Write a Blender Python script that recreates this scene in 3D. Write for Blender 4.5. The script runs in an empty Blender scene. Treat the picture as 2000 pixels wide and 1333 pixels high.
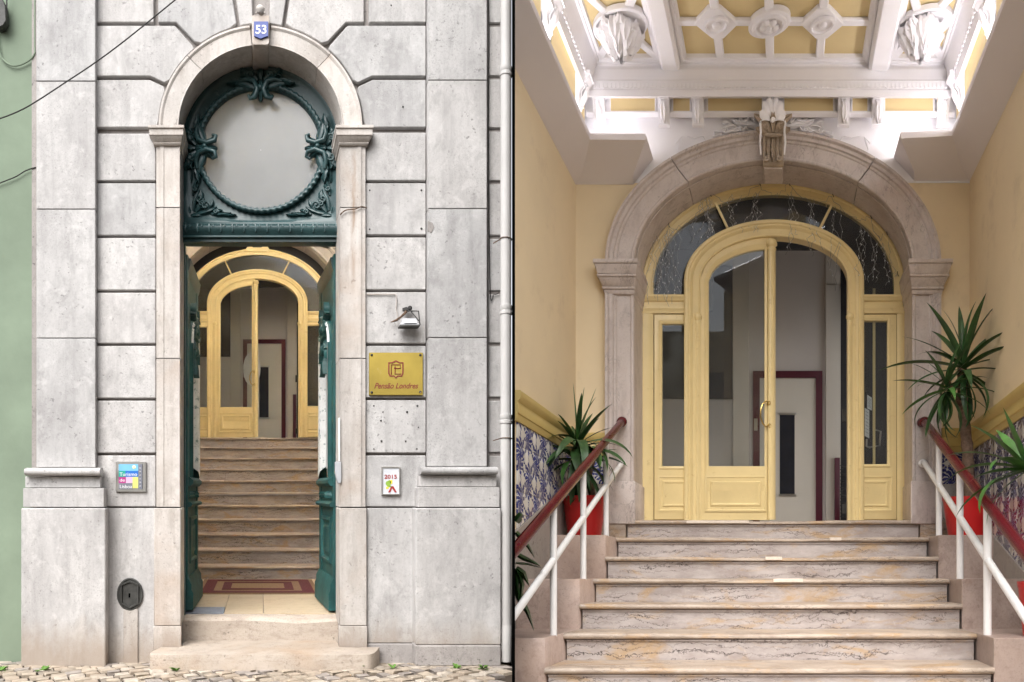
import bpy, bmesh, math, random
from mathutils import Vector, Matrix, noise
random.seed(7)
S = bpy.context.scene
COL = S.collection
PI = math.pi
# ------------------------------------------------------------------ camera, sky, sun, exposure
EZ = 1.17                      # eye height
F = 1400.0                     # focal length in photo pixels (the photo is 2000 px wide)
cd = bpy.data.cameras.new('camera'); cam = bpy.data.objects.new('camera', cd); COL.objects.link(cam)
cam.location = (0, 0, EZ); cam.rotation_euler = (PI/2, 0, 0)
cd.sensor_width = 36; cd.lens = F/2000*36; cd.shift_y = (1040-666.5)/2000
cd.clip_start = .05; cd.clip_end = 500
S.camera = cam
wd = bpy.data.worlds.new('World'); S.world = wd; wd.use_nodes = True
nt = wd.node_tree; bg = nt.nodes['Background']
sky = nt.nodes.new('ShaderNodeTexSky'); sky.sky_type = 'NISHITA'; sky.sun_disc = False
SUN_EL, SUN_AZ = math.radians(52), math.radians(196)       # sun high behind the camera
sky.sun_elevation = SUN_EL; sky.sun_rotation = SUN_AZ; sky.dust_density = 3.0; sky.air_density = 1.0; sky.ozone_density = .6
hs = nt.nodes.new('ShaderNodeHueSaturation'); hs.inputs['Saturation'].default_value = .22     # overcast: the blue is veiled
nt.links.new(sky.outputs[0], hs.inputs['Color']); nt.links.new(hs.outputs[0], bg.inputs[0])
bg.inputs[1].default_value = .13
sd = bpy.data.lights.new('sun', 'SUN'); sd.energy = 1.1; sd.angle = math.radians(50); sd.color = (1, .97, .94)
sun = bpy.data.objects.new('sun', sd); COL.objects.link(sun)
sun.rotation_euler = Vector((math.sin(SUN_AZ)*math.cos(SUN_EL), math.cos(SUN_AZ)*math.cos(SUN_EL), math.sin(SUN_EL))).to_track_quat('Z', 'Y').to_euler()
S.view_settings.view_transform = 'Standard'; S.view_settings.look = 'None'
S.view_settings.exposure = 1.42; S.view_settings.gamma = 1; S.view_settings.use_curve_mapping = False
COVE = 8.8                    # strength of the cove lamps inside the hall ceiling
S.cycles.max_bounces = 10; S.cycles.transparent_max_bounces = 12

# ------------------------------------------------------------------ geometry helpers
AL = Vector(((507-1000)/F, 1, (1040-957)/F))     # axis along which the street door's hall runs back (plan is oblique)
AR = Vector(((1522-1000)/F, 1, (1040-1125)/F))   # axis of the second hall
DIV_X = .0146
def P(px, py, Y): return Vector(((px-1000)/F*Y, Y, EZ+(1040-py)/F*Y))
def RL(u, Y, h): return Vector((u+AR.x*Y, Y, EZ+AR.z*Y+h))       # hall coordinates: across, depth, height
def LL(u, Y, h): return Vector((u+AL.x*Y, Y, EZ+AL.z*Y+h))
class View:
    """a frontal plane at depth Y; p() gives points on it, moved along the building's axis by d"""
    def __init__(s, Y, a): s.Y, s.a, s.k = Y, a, Y/F
    def p(s, px, py, d=0): return P(px, py, s.Y)+s.a*d
class DoorView(View):
    """the same glazed screen built at another size and depth"""
    def __init__(s, Y, a, cx, sc, base): s.Y, s.a, s.cx, s.sc, s.base = Y, a, cx, sc, base; s.k = Y/F*sc; s.m = s.k/(6.277/F)
    def p(s, px, py, d=0): return P(s.cx+s.sc*(px-1513), s.base+s.sc*(py-1017), s.Y)+s.a*(d*s.m)
WL = {}
class MB:
    def __init__(s): s.v, s.f = [], []
    def add(s, vs, fs):
        o = len(s.v); s.v += [Vector(v) for v in vs]; s.f += [tuple(i+o for i in f) for f in fs]
    def grid(s, rows, closed=False):
        n = len(rows[0]); vs = [p for r in rows for p in r]; fs = []
        for i in range(len(rows)-1):
            for j in range(n if closed else n-1):
                k = (j+1) % n; fs.append((i*n+j, i*n+k, (i+1)*n+k, (i+1)*n+j))
        s.add(vs, fs)
    def prism(s, A, B):
        n = len(A); s.add(list(A)+list(B), [tuple(range(n)), tuple(range(2*n-1, n-1, -1))]+[(i, (i+1) % n, n+(i+1) % n, n+i) for i in range(n)])
    def poly(s, V, pts, d0, d1): s.prism([V.p(x, y, d0) for x, y in pts], [V.p(x, y, d1) for x, y in pts])
    def box(s, V, x0, y0, x1, y1, d0, d1): s.poly(V, [(x0, y0), (x1, y0), (x1, y1), (x0, y1)], d0, d1)
    def cuboid(s, f, u0, u1, y0, y1, h0, h1):
        q = [(u0, y0), (u1, y0), (u1, y1), (u0, y1)]
        s.prism([f(u, y, h0) for u, y in q], [f(u, y, h1) for u, y in q])
    def plan(s, f, pts, h0, h1): s.prism([f(u, y, h0) for u, y in pts], [f(u, y, h1) for u, y in pts])
    def rect(s, V, x0, y0, x1, y1, prof, cap=False):
        rows = [[V.p(x0+i, y0+i, d), V.p(x1-i, y0+i, d), V.p(x1-i, y1-i, d), V.p(x0+i, y1-i, d)] for i, d in prof]
        s.grid(rows, True)
        if cap: s.add(rows[-1], [(0, 1, 2, 3)])
    def arch(s, V, cx, cy, a, b, bot, prof, t0=0, t1=1, n=40, legs=True):
        rows = []
        for u, d in prof:
            r = []
            if legs: r.append(V.p(cx-a-u, bot, d))
            for i in range(n+1):
                th = PI*(1-(t0+(t1-t0)*i/n)); r.append(V.p(cx+(a+u)*math.cos(th), cy-(b+u)*math.sin(th), d))
            if legs: r.append(V.p(cx+a+u, bot, d))
            rows.append(r)
        s.grid(rows)
        if not legs:
            for e in (0, -1): s.add([r[e] for r in rows], [tuple(range(len(rows)))])
    def hmould(s, V, x0, x1, prof):
        a = [V.p(x0, y, d) for y, d in prof]; b = [V.p(x1, y, d) for y, d in prof]
        s.prism(a, b)
    def tube(s, pts, rad, n=8, cap=True):
        pts = [Vector(p) for p in pts]; rows = []
        if not isinstance(rad, (list, tuple)): rad = [rad]*len(pts)
        up = None
        for i, p in enumerate(pts):
            t = (pts[min(i+1, len(pts)-1)]-pts[max(i-1, 0)]).normalized()
            if up is None: up = t.orthogonal().normalized()
            up = (up-t*up.dot(t)); up = up.normalized() if up.length > 1e-6 else t.orthogonal().normalized()
            w = t.cross(up)
            rows.append([p+(up*math.cos(2*PI*k/n)+w*math.sin(2*PI*k/n))*rad[i] for k in range(n)])
        s.grid(rows, True)
        if cap: s.add(rows[0], [tuple(range(n))]); s.add(rows[-1], [tuple(range(n-1, -1, -1))])
    def lathe(s, base, prof, n=28, ax=Vector((0, 0, 1))):
        e = ax.orthogonal().normalized(); w = ax.cross(e)
        rows = [[base+ax*z+(e*math.cos(2*PI*k/n)+w*math.sin(2*PI*k/n))*r for k in range(n)] for r, z in prof]
        s.grid(rows, True)
    def ball(s, c, r, n=8, sc=(1, 1, 1)):
        rows = [[Vector(c)+Vector((math.sin(t)*math.cos(p)*sc[0], math.sin(t)*math.sin(p)*sc[1], math.cos(t)*sc[2]))*r for p in [2*PI*k/n for k in range(n)]] for t in [PI*(i+.02)/(n//2+.04) for i in range(n//2+1)]]
        s.grid(rows, True)
    def build(s, name, mat, parent=None, bevel=0, smooth=35, clip=0, seg=1, solid=0):
        m = bpy.data.meshes.new(name); base = WL.get(parent.name, Vector()) if parent else Vector()
        bm = bmesh.new()
        vs = [bm.verts.new(v-base) for v in s.v]
        for f in s.f:
            try: bm.faces.new([vs[i] for i in f])
            except ValueError: pass
        bmesh.ops.remove_doubles(bm, verts=bm.verts, dist=1e-5)
        bmesh.ops.recalc_face_normals(bm, faces=bm.faces)
        if bevel:
            es = [e for e in bm.edges if len(e.link_faces) == 2 and e.calc_face_angle(0) > .6]
            bmesh.ops.bevel(bm, geom=es, offset=bevel, segments=seg, affect='EDGES', profile=.6, clamp_overlap=True)
        if clip:      # the divider stands here: cut whatever would run through it
            g = bmesh.ops.bisect_plane(bm, geom=bm.verts[:]+bm.edges[:]+bm.faces[:], plane_co=Vector((clip, 0, 0))-base, plane_no=(-1, 0, 0), clear_outer=True)
            ed = [e for e in g['geom_cut'] if isinstance(e, bmesh.types.BMEdge)]
            if ed: bmesh.ops.holes_fill(bm, edges=ed, sides=0)
        bm.to_mesh(m); bm.free()
        if smooth: m.shade_smooth(); m.set_sharp_from_angle(angle=math.radians(smooth))
        o = bpy.data.objects.new(name, m); COL.objects.link(o)
        if mat: m.materials.append(mat)
        if parent: o.parent = parent; WL[o.name] = base
        else: WL[o.name] = Vector()
        return o
def tag(o, label=None, cat=None, group=None, kind=None):
    for k, v in (('label', label), ('category', cat), ('group', group), ('kind', kind)):
        if v: o[k] = v
    return o
def thing(name, loc, label=None, cat=None, group=None, kind=None):
    o = bpy.data.objects.new(name, None); COL.objects.link(o); o.location = loc; o.empty_display_size = .1
    WL[o.name] = Vector(loc); return tag(o, label, cat, group, kind)
# relief ornament, drawn in a local frame: x right, y up, n out of the wall, in photo pixels
def frame(V, px, py, rot=0, flip=1, d=0):
    c, s_ = math.cos(rot), math.sin(rot); out = -V.a.normalized(); o = V.p(px, py, d); k = V.k
    def f(x, y, n=0):
        X, Y_ = (x*c-y*s_)*flip, x*s_+y*c
        return o+Vector((X*k, 0, Y_*k))+out*(n*k)
    return f
def o_leaf(mb, f, x, y, ang, L, W, H, curl=0, lobes=3, n=9, tip=0):
    rows = []; a = ang
    for i in range(n+1):
        t = i/n; w = W*(math.sin(PI*(.12+.86*t))**.7)*(1-.3*abs(math.sin(lobes*PI*t)))
        hh = H*(.35+.65*math.sin(PI*min(1, t*1.05)))+tip*t**3
        px_, py_ = -math.sin(a), math.cos(a)
        rows.append([f(x+px_*w*q, y+py_*w*q, hh*z-(.0 if abs(q) < 1 else H*.3)) for q, z in ((-1, .1), (-.55, .85), (0, .55), (.55, .85), (1, .1))])
        x += math.cos(a)*L/n; y += math.sin(a)*L/n; a += curl/n
    mb.grid(rows)
def o_tube(mb, f, pts, rad, n=7): mb.tube([f(*p) for p in pts], rad, n)
def o_spiral(mb, f, k, x, y, r, turns, tube, a0=0, sgn=1, n=22, h=2):
    pts, rad = [], []
    for i in range(n+1):
        t = i/n; rr = r*(1-.86*t); an = a0+sgn*2*PI*turns*t
        pts.append((x+rr*math.cos(an), y+rr*math.sin(an), h+t*2)); rad.append(tube*k*(1-.35*t))
    o_tube(mb, f, pts, rad)

# ------------------------------------------------------------------ materials
class G:
    def __init__(s, name):
        s.m = bpy.data.materials.new(name); s.m.use_nodes = True; s.t = s.m.node_tree
        s.b = s.t.nodes['Principled BSDF']; s.out = s.t.nodes['Material Output']
    def n(s, typ, **k):
        nd = s.t.nodes.new('ShaderNode'+typ)
        for a, v in k.items():
            if a in nd.inputs: s.set(nd.inputs[a], v)
            else: setattr(nd, a, v)
        return nd
    def set(s, i, v):
        if hasattr(v, 'is_output'): s.t.links.new(v, i)
        else: i.default_value = v
    def math(s, op, a, b=0, c=0, clamp=False):
        nd = s.t.nodes.new('ShaderNodeMath'); nd.operation = op; nd.use_clamp = clamp
        for i, v in enumerate((a, b, c)): s.set(nd.inputs[i], v)
        return nd.outputs[0]
    def mix(s, f, a, b, mode='MIX'):
        nd = s.t.nodes.new('ShaderNodeMix'); nd.data_type = 'RGBA'; nd.blend_type = mode
        s.set(nd.inputs[0], f); s.set(nd.inputs[6], c4(a)); s.set(nd.inputs[7], c4(b)); return nd.outputs[2]
    def pos(s, scale=(1, 1, 1), rnd=0):
        g = s.n('NewGeometry').outputs['Position']
        if rnd:
            r = s.n('ObjectInfo').outputs['Random']; cv = s.n('CombineXYZ', X=s.math('MULTIPLY', r, rnd), Y=s.math('MULTIPLY', r, rnd*.7), Z=s.math('MULTIPLY', r, rnd*1.3)).outputs[0]
            nd = s.t.nodes.new('ShaderNodeVectorMath'); nd.operation = 'ADD'; s.set(nd.inputs[0], g); s.set(nd.inputs[1], cv); g = nd.outputs[0]
        nd = s.t.nodes.new('ShaderNodeVectorMath'); nd.operation = 'MULTIPLY'; s.set(nd.inputs[0], g); nd.inputs[1].default_value = scale
        return nd.outputs[0]
    def noise(s, vec, scale, detail=5, rough=.6, dist=0):
        return s.n('TexNoise', Vector=vec, Scale=scale, Detail=detail, Roughness=rough, Distortion=dist).outputs[0]
    def ramp(s, v, lo, hi): return s.n('MapRange', Value=v, **{'From Min': lo, 'From Max': hi}).outputs[0]
    def bump(s, h, dist, strength=.5):
        s.set(s.b.inputs['Normal'], s.n('Bump', Height=h, Distance=dist, Strength=strength).outputs[0])
    def fin(s, col, rough=.6, **k):
        s.set(s.b.inputs['Base Color'], c4(col)); s.set(s.b.inputs['Roughness'], rough)
        for a, v in k.items(): s.set(s.b.inputs[a], v)
        return s.m
def c4(c): return (c[0], c[1], c[2], 1) if isinstance(c, (tuple, list)) else c
def paint(name, c, rough=.45, var=.12, scale=6, bump=.0015, dirt=None, dscale=9, dlo=.58, dhi=.72, metal=0, sheen=None):
    g = G(name); v = g.pos(rnd=11); n1 = g.noise(v, scale); n2 = g.noise(v, scale*7, 3)
    dk = tuple(x*(1-var*1.6) for x in c); lt = tuple(min(1, x*(1+var)) for x in c)
    col = g.mix(g.ramp(n1, .3, .7), dk, lt)
    if dirt: col = g.mix(g.math('MULTIPLY', g.ramp(g.noise(v, dscale, 7, .7), dlo, dhi), .75), col, dirt)
    g.bump(n2, bump); return g.fin(col, g.ramp(n1, -1.2*0+.0-2, 1+2) if 0 else rough, Metallic=metal)
def stone(name, ca, cb, stain, s1=2.2, stretch=(1, 1, .45), pits=.5, warm=None, rnd=17, vein=0, veinc=(.16, .13, .12), rough=.75, var=.12, bump=.004, base=None, streak=0, rust=None):
    g = G(name); v = g.pos(stretch, rnd); w = g.pos((1, 1, 1), rnd)
    col = g.mix(g.ramp(g.noise(v, s1, 6, .62), .32, .68), ca, cb)
    col = g.mix(g.math('MULTIPLY', g.ramp(g.noise(v, s1*4.2, 8, .72, .3), .5, .74), .62), col, stain)
    spk = g.math('MULTIPLY', g.ramp(g.noise(w, 85, 3, .65), .55, .64), g.ramp(g.noise(v, 2.6, 4, .6), .4, .62), clamp=True)
    col = g.mix(g.math('MULTIPLY', spk, pits*.75), col, tuple(x*.62 for x in stain))
    fine = g.noise(w, 55, 4, .7); col = g.mix(g.math('MULTIPLY', g.ramp(fine, .52, .75), .3), col, stain)
    pit = g.math('MULTIPLY', g.ramp(g.noise(w, 30, 3, .6), .62, .68), g.ramp(g.noise(w, 3.1, 2), .42, .6), clamp=True)
    col = g.mix(g.math('MULTIPLY', pit, pits), col, tuple(x*.3 for x in stain))
    h = g.math('SUBTRACT', g.math('MULTIPLY', fine, .5), pit)
    if streak:     # rain streaks and broad grey clouds
        sv = g.pos((1, 1, .07), rnd); col = g.mix(g.math('MULTIPLY', g.ramp(g.noise(sv, 9, 6, .65), .50, .72), .38), col, tuple(x*.9 for x in stain))
        col = g.mix(g.math('MULTIPLY', g.ramp(g.noise(g.pos((1, 1, .6), rnd), 3.3, 9, .74, .5), .47, .66), .5), col, tuple(x*1.25 for x in stain))
        col = g.mix(g.math('MULTIPLY', g.ramp(g.noise(w, 6.5, 7, .7, .4), .55, .66), .35), col, tuple(min(1, x*1.2) for x in ca))
    if warm: col = g.mix(g.math('MULTIPLY', g.ramp(g.noise(w, 1.4, 4, .6, .5), .52, .72), .5), col, warm)
    if vein:
        d = g.math('ABSOLUTE', g.math('SUBTRACT', g.noise(v, 7, 5, .62, .6), .5))
        ln = g.math('SUBTRACT', 1, g.ramp(d, .0, .018), clamp=True)
        col = g.mix(g.math('MULTIPLY', g.math('MULTIPLY', ln, vein), g.ramp(g.noise(w, 2.3, 2), .42, .6), clamp=True), col, veinc)
    if base:    # splash stain of the street along the foot of the wall, ragged upper edge
        z = g.n('SeparateXYZ', Vector=w if not rnd else g.pos()).outputs[2]
        zz = g.math('ADD', z, g.math('MULTIPLY', g.math('SUBTRACT', g.noise(g.pos((1, 1, .3)), 5, 6), .5), .55))
        col = g.mix(g.math('MULTIPLY', g.math('SUBTRACT', 1, g.ramp(zz, .10, .40), clamp=True), .72), col, base)
    if rust:
        sp = g.n('SeparateXYZ', Vector=g.pos()); wob = g.math('MULTIPLY', g.math('SUBTRACT', g.noise(g.pos((1, 1, .8)), 3, 3), .5), .05)
        dx = g.math('ABSOLUTE', g.math('ADD', g.math('SUBTRACT', sp.outputs[0], rust[0]), wob))
        m_ = g.math('MULTIPLY', g.math('SUBTRACT', 1, g.ramp(dx, .002, .03), clamp=True), g.math('MULTIPLY', g.ramp(sp.outputs[2], rust[1], rust[1]+.5), g.math('SUBTRACT', 1, g.ramp(sp.outputs[2], rust[2]-.15, rust[2]), clamp=True), clamp=True), clamp=True)
        m_ = g.math('MULTIPLY', m_, g.ramp(g.noise(g.pos((6, 1, .9)), 4, 4), .3, .6), clamp=True)
        col = g.mix(g.math('MULTIPLY', m_, .75), col, (.26, .15, .075))
    r = g.n('ObjectInfo').outputs['Random']
    col = g.mix(1, col, g.mix(r, (1-var, 1-var, 1-var), (1, 1-.02, 1-.035)), 'MULTIPLY')
    g.bump(h, bump); return g.fin(col, rough)
def plain(name, c, rough=.5, metal=0, **k):
    return paint(name, c, rough, .06, 8, .0006, metal=metal)
def glass(name, tint=(1, 1, 1), rough=.0, haze=None):
    g = G(name); g.t.nodes.remove(g.b)
    tr = g.n('BsdfTransparent', Color=c4(tint)); gl = g.n('BsdfGlossy', Roughness=rough); gl.inputs[0].default_value = (1, 1, 1, 1)
    fr = g.n('Fresnel', IOR=1.36)
    mx = g.n('MixShader'); g.set(mx.inputs[0], fr.outputs[0]); g.set(mx.inputs[1], tr.outputs[0]); g.set(mx.inputs[2], gl.outputs[0])
    last = mx.outputs[0]
    if haze:
        df = g.n('BsdfDiffuse', Color=c4((.6, .6, .6))); m2 = g.n('MixShader'); n_ = g.ramp(g.noise(g.pos(), 6, 5), .2, .9)
        g.set(m2.inputs[0], g.math('MULTIPLY', n_, haze)); g.set(m2.inputs[1], last); g.set(m2.inputs[2], df.outputs[0]); last = m2.outputs[0]
    g.set(g.out.inputs[0], last); return g.m
def lamp_mat(name, c, st):
    g = G(name); g.set(g.b.inputs['Emission Color'], c4(c)); g.set(g.b.inputs['Emission Strength'], st); return g.fin(c)
def stair_mat(name, ca, cb, ochre, rnd=23, och=.6, lines=.85):
    g = G(name); v = g.pos((1.5, 2.2, 4.2), rnd); w = g.pos((1, 1, 1), rnd); q = g.pos((1.3, 2, 3.0), rnd)
    col = g.mix(g.ramp(g.noise(v, 2.6, 7, .65), .36, .64), ca, cb)
    col = g.mix(g.math('MULTIPLY', g.ramp(g.noise(v, 1.9, 6, .65, .8), .52, .66), och), col, ochre)
    col = g.mix(g.math('MULTIPLY', g.ramp(g.noise(v, 9, 8, .75), .54, .72), .4), col, (.25, .205, .185))
    col = g.mix(g.math('MULTIPLY', g.ramp(g.noise(w, 34, 5, .75), .56, .70), .45), col, (.62, .55, .50))
    sp = g.n('SeparateXYZ', Vector=w)
    for fz, amp, wd, sc in ((13, 1.0, .05, 9), (21, 1.5, .06, 15)):
        n1 = g.noise(g.pos((1, 1, .6), rnd), 2.3, 3, .5); n2 = g.noise(g.pos((1, 1, 1.2), rnd), sc, 5, .7)
        ph = g.math('ADD', g.math('MULTIPLY', g.math('ADD', sp.outputs[2], g.math('MULTIPLY', sp.outputs[1], .35)), fz), g.math('ADD', g.math('MULTIPLY', n1, 2.2*amp), g.math('MULTIPLY', n2, 1.6*amp)))
        d = g.math('ABSOLUTE', g.math('SUBTRACT', g.math('FRACT', ph), .5))
        ln = g.math('SUBTRACT', 1, g.ramp(d, .004, wd), clamp=True)
        col = g.mix(g.math('MULTIPLY', g.math('MULTIPLY', ln, lines), g.ramp(g.noise(v, 1.1, 3), .40, .58), clamp=True), col, (.055, .04, .036))
    f = g.noise(w, 70, 3, .7); g.bump(g.math('SUBTRACT', f, ln), .002)
    return g.fin(col, .48)
def azulejo(name, side):
    g = G(name); sp = g.n('SeparateXYZ', Vector=g.n('NewGeometry').outputs['Position'])
    X = sp.outputs[1] if side else sp.outputs[0]
    Z = g.math('ADD', sp.outputs[2], g.math('MULTIPLY', sp.outputs[1], -AR.z))
    v2 = g.n('CombineXYZ', X=X, Y=Z).outputs[0]
    X = g.math('ADD', X, g.math('MULTIPLY', g.math('SUBTRACT', g.noise(v2, 22, 3), .5), .045))
    Z = g.math('ADD', Z, g.math('MULTIPLY', g.math('SUBTRACT', g.noise(g.pos((1, 1, 1)), 25, 3), .5), .045))
    PX, PZ = (.30, .30) if side else (.22, .30)
    blue = 0
    for ox, oz in ((0, 0), (.5, .5)):
        x = g.math('MULTIPLY', g.math('SUBTRACT', g.math('FRACT', g.math('ADD', g.math('DIVIDE', X, PX), ox)), .5), PX/.22)
        z = g.math('MULTIPLY', g.math('SUBTRACT', g.math('FRACT', g.math('ADD', g.math('DIVIDE', Z, PZ), oz)), .5), 1.05)
        r = g.math('POWER', g.math('ADD', g.math('MULTIPLY', x, x), g.math('MULTIPLY', z, z)), .5)
        th = g.math('ARCTAN2', x, z)
        pet = g.math('ADD', .375, g.math('MULTIPLY', .095, g.math('COSINE', g.math('MULTIPLY', th, 10))))
        pet = g.math('ADD', pet, g.math('MULTIPLY', .06, g.math('COSINE', g.math('MULTIPLY', th, 2))))
        m = g.math('SUBTRACT', 1, g.ramp(g.math('SUBTRACT', r, pet), -.015, .015), clamp=True)
        vein = g.math('MULTIPLY', g.ramp(g.math('COSINE', g.math('ADD', g.math('MULTIPLY', th, 10), g.math('MULTIPLY', r, 40))), .55, .8), g.ramp(r, .05, .12))
        m = g.math('MULTIPLY', m, g.math('SUBTRACT', 1, g.math('MULTIPLY', vein, .85), clamp=True), clamp=True)
        blue = g.math('MAXIMUM', blue, m) if not isinstance(blue, int) else m
    wash = g.ramp(g.noise(g.pos(), 60, 3), .3, .7)
    bc = g.mix(wash, (.014, .016, .10), (.065, .075, .26))
    r = g.n('ObjectInfo').outputs['Random']
    wc = g.mix(r, (.60, .57, .52), (.70, .67, .62))
    g.bump(g.noise(g.pos(), 12, 2), .002, .3)
    return g.fin(g.mix(blue, wc, bc), .16)
M = {}
M['stone'] = stone('facade_limestone', (.60, .592, .585), (.44, .432, .43), (.245, .237, .235), 2.2, (1, 1, .5), .5, base=(.31, .245, .185), var=.15, streak=1)
M['stone_warm'] = stone('portal_limestone', (.61, .58, .55), (.485, .45, .42), (.28, .245, .215), 2.6, (1, 1, .3), .4, warm=(.44, .33, .25), base=(.27, .205, .15), streak=1, rust=(-1.388, 3.2, 4.55))
M['stone_core'] = stone('joint_mortar', (.36, .335, .32), (.27, .25, .24), (.13, .12, .115), 5)
M['stone_damp'] = stone('damp_course_stone', (.40, .375, .36), (.30, .28, .27), (.17, .155, .15), 4, (1, 1, .7), .6)
M['step'] = stone('threshold_stone', (.54, .47, .40), (.42, .355, .295), (.2, .15, .11), 3, (.6, 1, 1.6), .5, warm=(.42, .28, .17), rough=.6)
M['step_low'] = stone('door_step_stone', (.42, .38, .33), (.30, .275, .25), (.15, .13, .115), 3.4, (.6, 1, 1.2), .8, warm=(.38, .29, .2), rough=.7)
M['landing'] = stone('landing_tile_stone', (.55, .45, .32), (.45, .365, .25), (.36, .27, .17), 3, (1, 1, 1), .35, rough=.5)
M['grey_slab'] = stone('grey_slab', (.25, .28, .33), (.18, .2, .25), (.38, .40, .43), 6, (1, 1, 1), .2)
M['lioz_pale'] = stone('pale_arch_stone', (.66, .60, .54), (.56, .50, .45), (.36, .31, .28), 2.4, (1, 1, .5), .2)
M['lioz'] = stone('pink_limestone', (.69, .62, .585), (.58, .505, .47), (.33, .27, .25), 2.4, (1, 1, .5), .2, warm=(.45, .33, .28), vein=.5, rough=.5)
M['plinth'] = stone('plinth_marble', (.52, .41, .36), (.42, .32, .27), (.25, .17, .14), 3.0, (1, 1, .8), .3, warm=(.46, .30, .20), vein=.35, rough=.42)
M['keystone'] = stone('keystone_stone', (.52, .43, .34), (.42, .34, .26), (.2, .15, .12), 6, (1, 1, 1), .2, warm=(.5, .38, .24))
M['stair'] = stair_mat('stair_tread_marble', (.48, .395, .32), (.32, .25, .195), (.44, .26, .10), och=.6, lines=.6)
M['riser'] = stair_mat('stair_riser_marble', (.49, .44, .42), (.335, .285, .265), (.45, .29, .13), och=.7, lines=1)
M['stair_patch'] = stone('pale_repair_stone', (.72, .62, .52), (.66, .57, .48), (.5, .42, .35), 6)
M['green'] = paint('dark_green_paint', (.022, .062, .066), .38, .25, 5, .0018, dirt=(.13, .17, .17), dscale=11, dlo=.6, dhi=.8)
M['green_leaf'] = paint('door_green_paint', (.009, .075, .072), .55, .3, 5, .003, dirt=(.30, .38, .37), dscale=13, dlo=.64, dhi=.76)
M['peel'] = paint('peeling_white_paint', (.66, .67, .66), .6, .1, 8, .002, dirt=(.05, .12, .12), dscale=20, dlo=.55, dhi=.62)
M['frost'] = paint('frosted_pane', (.195, .205, .21), .22, .07, 1.6, .0003)
_g = M['frost'].node_tree; _t = _g.nodes.new('ShaderNodeBsdfTranslucent'); _t.inputs[0].default_value = (.45, .47, .48, 1); _m = _g.nodes.new('ShaderNodeMixShader'); _m.inputs[0].default_value = .18
_g.links.new(_g.nodes['Principled BSDF'].outputs[0], _m.inputs[1]); _g.links.new(_t.outputs[0], _m.inputs[2]); _g.links.new(_m.outputs[0], _g.nodes['Material Output'].inputs[0])
M['white_pane'] = paint('mottled_white_pane', (.55, .555, .54), .35, .05, 9, .001, dirt=(.25, .22, .18), dscale=14, dlo=.66, dhi=.72)  # opaque off-white with brown mottling
M['greenwall'] = paint('green_render', (.20, .255, .185), .9, .12, 1.3, .004, dirt=(.17, .22, .155), dscale=2.2, dlo=.5, dhi=.8)
M['yellow'] = paint('yellow_gloss_paint', (.81, .65, .33), .36, .05, 3, .0012, dirt=(.46, .31, .13), dscale=15, dlo=.60, dhi=.80)
M['yellow_groove'] = plain('dark_paint_line', (.30, .19, .06), .6)
M['hallwall'] = paint('yellow_wall_paint', (.82, .675, .45), .7, .045, .9, .0012, dirt=(.56, .43, .28), dscale=2.6, dlo=.56, dhi=.85)
M['dado'] = paint('dado_rail_paint', (.60, .45, .16), .4, .05, 3, .0008)
M['plaster'] = paint('white_plaster', (.90, .88, .89), .7, .025, 2.5, .0008)
M['soffit'] = paint('soffit_shade_white', (.80, .755, .765), .8, .02, 1, .0005)  # white paint with mauve-grey shade mixed into its base colour
M['coffer'] = paint('coffer_yellow', (.72, .575, .30), .7, .03, 2, .0006)
M['red_rail'] = paint('oxblood_gloss', (.085, .005, .010), .25, .12, 4, .0006)
M['white_rail'] = paint('white_gloss', (.80, .79, .78), .3, .03, 5, .0006)
M['red_pot'] = paint('red_plastic', (.50, .015, .015), .28, .08, 3, .0003)
M['soil'] = paint('soil', (.04, .03, .02), .95, .3, 30, .01)
M['leaf'] = paint('strap_leaf', (.030, .082, .022), .42, .35, 9, .001)
M['leaf_bright'] = paint('fresh_strap_leaf', (.055, .15, .03), .42, .3, 9, .001)
M['trunk'] = paint('cane_bark', (.17, .11, .075), .85, .35, 40, .004)
M['tile_side'] = azulejo('azulejo_side', True); M['tile_back'] = azulejo('azulejo_back', False)
M['skirt'] = stone('skirting_stone', (.44, .40, .36), (.38, .34, .31), (.25, .22, .2), 3)
M['glass'] = glass('clear_glass', (.86, .88, .88), .0, .03)
M['glass_dark'] = glass('dusty_fanlight_glass', (.72, .74, .76), .02, .06)
_w = G('daylight_fill_pane'); _w.t.nodes.remove(_w.b); _w.set(_w.out.inputs[0], _w.n('BsdfTranslucent', Color=(.9, .9, .9, 1)).outputs[0]); M['fill_glass'] = _w.m  # translucent sheet for the added opening that daylights the lobby
M['brass'] = paint('brass_plate', (.36, .27, .06), .34, .1, 4, .0006, metal=.85, dirt=(.42, .33, .14), dscale=6)
M['gold'] = plain('worn_brass', (.55, .38, .12), .3, 1)
M['iron'] = paint('cast_iron', (.06, .06, .056), .55, .25, 14, .003, metal=.3)
M['black'] = plain('matt_black', (.0012, .0012, .0012), 1); M['black'].node_tree.nodes['Principled BSDF'].inputs['Specular IOR Level'].default_value = 0
M['dark'] = plain('lobby_shade_black', (.028, .027, .028), .7)  # near-black colour standing in for the unlit parts of the lobby
M['cable'] = plain('black_cable', (.02, .018, .017), .6)
M['chrome'] = plain('dull_steel', (.6, .6, .6), .3, 1)
M['greybox'] = plain('grey_enamel', (.42, .43, .45), .45)
M['lift'] = paint('lift_door_enamel', (.74, .70, .62), .4, .03, 2, .0006)
M['lobby'] = paint('lobby_wall_paint', (.70, .655, .62), .7, .03, 1, .0008)
M['lobby_pale'] = paint('lobby_pilaster_paint', (.70, .65, .57), .6, .03, 1, .0008)
M['burgundy'] = plain('burgundy_paint', (.10, .012, .028), .35)
M['slit'] = plain('dark_wired_glass', (.03, .033, .045), .15)
M['blue'] = plain('blue_enamel', (.018, .05, .27), .45)
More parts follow.
